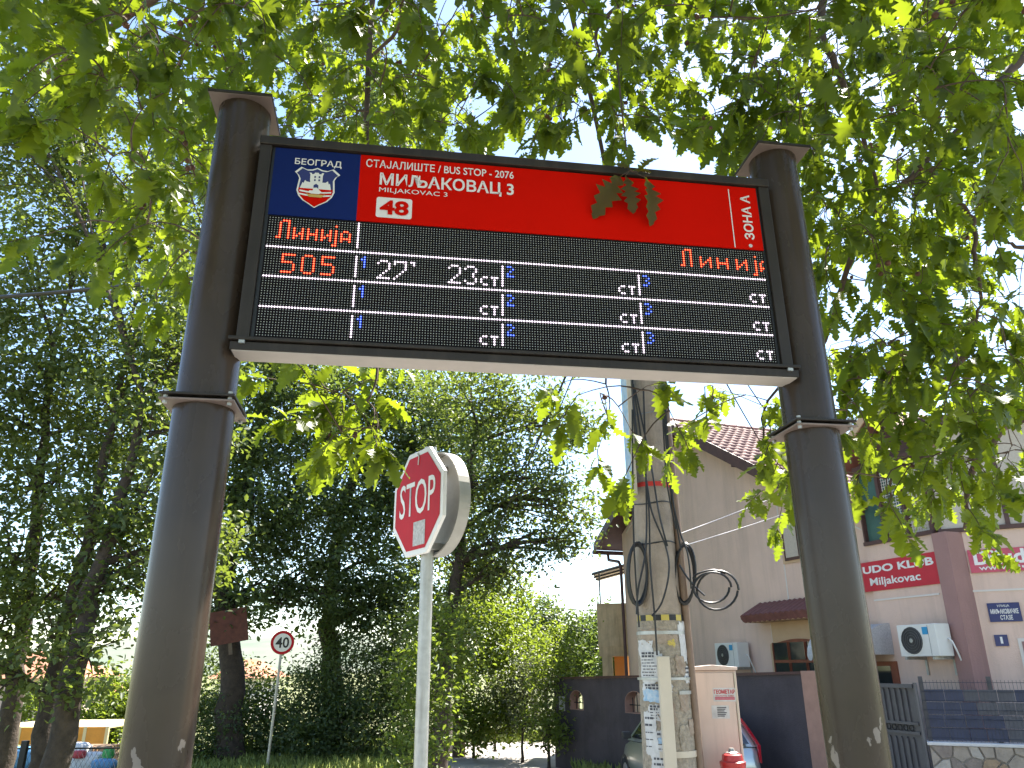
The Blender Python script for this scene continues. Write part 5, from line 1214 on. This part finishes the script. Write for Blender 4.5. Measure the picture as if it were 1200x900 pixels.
for bi, b in enumerate(boughs):
    P_ = [Vector(p) for p in b]; fine = []
    for k in range(len(P_) - 1):
        p0, p1, p2, p3 = P_[max(k - 1, 0)], P_[k], P_[k + 1], P_[min(k + 2, len(P_) - 1)]
        for j in range(6):
            t = j / 6; q = .5 * ((2 * p1) + (-p0 + p2) * t + (2 * p0 - 5 * p1 + 4 * p2 - p3) * t * t + (-p0 + 3 * p1 - 3 * p2 + p3) * t ** 3)
            fine.append(tuple(np.array(q) + rng.normal(size=3) * .006))
    fine.append(b[-1]); big = bi in (0, 1, 5, 7, 3); r0 = .065 if bi == 1 else (.04 if big else .020)
    rr = [max(.006, r0 * (1 - .8 * k / (len(fine) - 1))) for k in range(len(fine))]
    m = MB(); m.tube(fine, rr, 8); m.build('bough', 'twig', OT, 60)
    nodes += [np.array(p) for p in fine[3:]]; nrad += rr[3:]
tips = []
def in_sign(px, py): return 262 < px < 945 and 150 < py < 455
for r_, row in enumerate(DEN):
    for c_, ch in enumerate(row):
        for k in range(int(int(ch) * (1.15 if 3 <= r_ <= 8 else 1.0))):
            px = c_ * 50 + random.uniform(0, 50); py = -150 + r_ * 50 + random.uniform(0, 50)
            Y = random.uniform(2.5, 4.9) if r_ > 6 else random.choice((random.uniform(1.75, 2.6), random.uniform(2.6, 4.6), random.uniform(3.2, 5.4)))
            if px > 940 and r_ > 6: Y = random.uniform(3.0, 4.8)
            if r_ >= 11 and px < 760: Y = random.uniform(3.2, 4.2)
            if r_ >= 11 and 455 < px < 640: px = random.uniform(380, 455)
            if r_ >= 12 and px < 520: py = min(py, 510)
            if r_ >= 12 and px > 960: Y = random.uniform(3.2, 4.6)
            P_ = at(px, py, Y)
            s_ = (P_[:2] - SF.P) @ SF.r; n_ = (P_[:2] - SF.P) @ SF.n
            for _ in range(6):
                if not (225 < px < 965 and n_ > -.42 and py > 15 + (px - 225) * .05): break
                P_ = at(px, py, random.uniform(3.1, 5.2)); s_ = (P_[:2] - SF.P) @ SF.r; n_ = (P_[:2] - SF.P) @ SF.n
            else: continue
            if -.4 < s_ < 2.35 and n_ > -.42 and P_[2] < Z0 + .8: continue
            tips.append((P_, 'n'))
for k in range(420):                                      # unseen sprays behind and overhead, added to keep sky reflections off the posts
    tips.append((np.array([random.uniform(-4.5, 4.5), random.uniform(-5, .9), random.uniform(4.0, 6)]), 'b'))
for k in range(300):                                      # unseen large-leaved sprays above the view, added to shade the leaves below
    yy_ = random.uniform(1.0, 7.5); tips.append((np.array([random.uniform(-1.5, 7.0), yy_, 1.6 + 1.2 * yy_ + random.uniform(.4, 2.2)]), 'b'))
# connect every spray to the nearest wood
tips.sort(key=lambda t: min(np.linalg.norm(t[0] - q) for q in nodes[::4]))
NB = np.array(nodes); tw = MB(); leaves = []
for P_, kind in tips:
    d = np.linalg.norm(NB - P_, axis=1) + np.maximum(0, P_[2] - NB[:, 2]) * .4; i = int(np.argmin(d)); a = NB[i]
    L = np.linalg.norm(P_ - a); sag = .12 if P_[2] < a[2] else .02
    pth = limb_path(a, P_, sag, 5, .10); r_ = min(.011, .0032 + .0035 * L)
    if kind == 'n' and L < 1.6: tw.tube(pth, [r_ * (1 - .6 * k / 5) for k in range(6)], 5, False); NB = np.vstack([NB, np.array(pth[2:5])])
    d0 = np.array(pth[-1]) - np.array(pth[-2]); d0 /= np.linalg.norm(d0) + 1e-9
    d0 = d0 + rng.normal(size=3) * .35 + np.array([0, 0, -.45]); d0 /= np.linalg.norm(d0)
    sl_ = rng.uniform(.10, .22); nl = int(rng.integers(8, 13))
    if kind == 'front': sl_, nl = .05, 3
    e = P_ + d0 * sl_; tw.tube([tuple(P_), tuple(P_ * .5 + e * .5 + np.array([0, 0, .01])), tuple(e)], [.0028, .0022, .0015], 4, False)
    for k in range(nl):
        t = 1 - (k / nl) ** 1.6; base = P_ + d0 * sl_ * t; ang = k * 2.4 + rng.uniform(0, .8)
        x = np.cross(d0, [0, 0, 1.0]); x /= np.linalg.norm(x) + 1e-9; y = np.cross(d0, x)
        out = x * math.cos(ang) + y * math.sin(ang); ld = out * .85 + d0 * rng.uniform(.25, .7) + np.array([0, 0, -.42]) + rng.normal(size=3) * .15
        if kind == 'front': ld = np.array([(-.45, .0, .35)[k], -.2, -1.0])
        ld /= np.linalg.norm(ld); up = np.array([0, 0, 1.0]) + rng.normal(size=3) * .38 + out * .25
        if kind == 'front': up = np.array([.2 * (k - 1), -1, .25])
        s = np.cross(ld, up); s /= np.linalg.norm(s) + 1e-9; nz = np.cross(s, ld)
        size = (rng.uniform(.07, .115) if rng.random() < .6 else rng.uniform(.11, .175)) if kind == 'n' else (rng.uniform(.10, .13) if kind == 'front' else rng.uniform(.16, .24))
        leaves.append((base, s, ld, nz, size, int(rng.integers(0, 10))))
def sgp(px, py, n): s_, z_ = SF.hit(px, py, n); return np.array(SF.pt(s_, n, z_))
hub = sgp(738, 200, .06)
tw.tube([tuple(sgp(722, 60, -.3)), tuple(sgp(730, 140, -.05)), tuple(sgp(735, 180, .05)), tuple(hub)], [.005, .004, .003, .002], 5, False)
for bx, by, tx, ty in ((729, 205, 702, 239), (733, 206, 746, 240), (756, 208, 776, 249), (741, 199, 724, 190), (742, 200, 762, 196), (736, 196, 741, 168), (748, 202, 766, 176)):
    b0 = sgp(bx, by, .06); t0_ = sgp(tx, ty, .085); ld = t0_ - b0; size = np.linalg.norm(ld) * 1.02; ld /= np.linalg.norm(ld); up = np.array([rng.uniform(-.6, .6), -1, .35]); s_ = np.cross(ld, up); s_ /= np.linalg.norm(s_)
    tw.tube([tuple(hub), tuple(b0)], .0012, 4, False); leaves.append((b0, s_, ld, np.cross(s_, ld), size, int(rng.integers(0, 10))))
tag(tw.build('twigs', 'twig', OT, 60), kind='stuff')
# acorn cups along the sprays
ac = [t for t in tips if t[1] == 'n' and random.random() < .12]
m = MB()
for P_, _ in ac:
    for k in range(random.randint(1, 3)):
        q = P_ + rng.normal(size=3) * .018; rad = random.uniform(.009, .014); m.lathe([(rad * .3, -rad), (rad, -rad * .5), (rad * 1.1, 0), (rad * .8, rad * .7), (rad * .2, rad)], tuple(q), 7)
tag(m.build('acorns', 'acorn_brown', OT, 60), kind='stuff')
def vis(lf):
    px, py, d = project(lf[0]); 
    return (lf[4] / d if (0 < px < 1200 and 0 < py < 900 and d > .3) else 0)
order = sorted(range(len(leaves)), key=lambda i: -vis(leaves[i])); single = set(order[:300])
vv, ff, off = [], [], 0
for i, (b, s, ld, nz, size, k) in enumerate(leaves):
    if i in single:
        o = bpy.data.objects.new('leaf', LM[k]); col.objects.link(o)
        M = Matrix(((s[0] * size, ld[0] * size, nz[0] * size, b[0]), (s[1] * size, ld[1] * size, nz[1] * size, b[1]), (s[2] * size, ld[2] * size, nz[2] * size, b[2]), (0, 0, 0, 1)))
        o.matrix_world = M; o.parent = OT; o.matrix_parent_inverse = OT.matrix_basis.inverted()
    else:
        a, tr = LV[k]; vv.append(b + (a[:, :1] * s + a[:, 1:2] * ld + a[:, 2:] * nz) * size); ff.append(tr + off); off += len(a)
np_mesh('foliage', np.concatenate(vv), np.concatenate(ff), 'leaf_near', OT, True, 'stuff')
print('leaves', len(leaves), 'objects', len(bpy.data.objects))
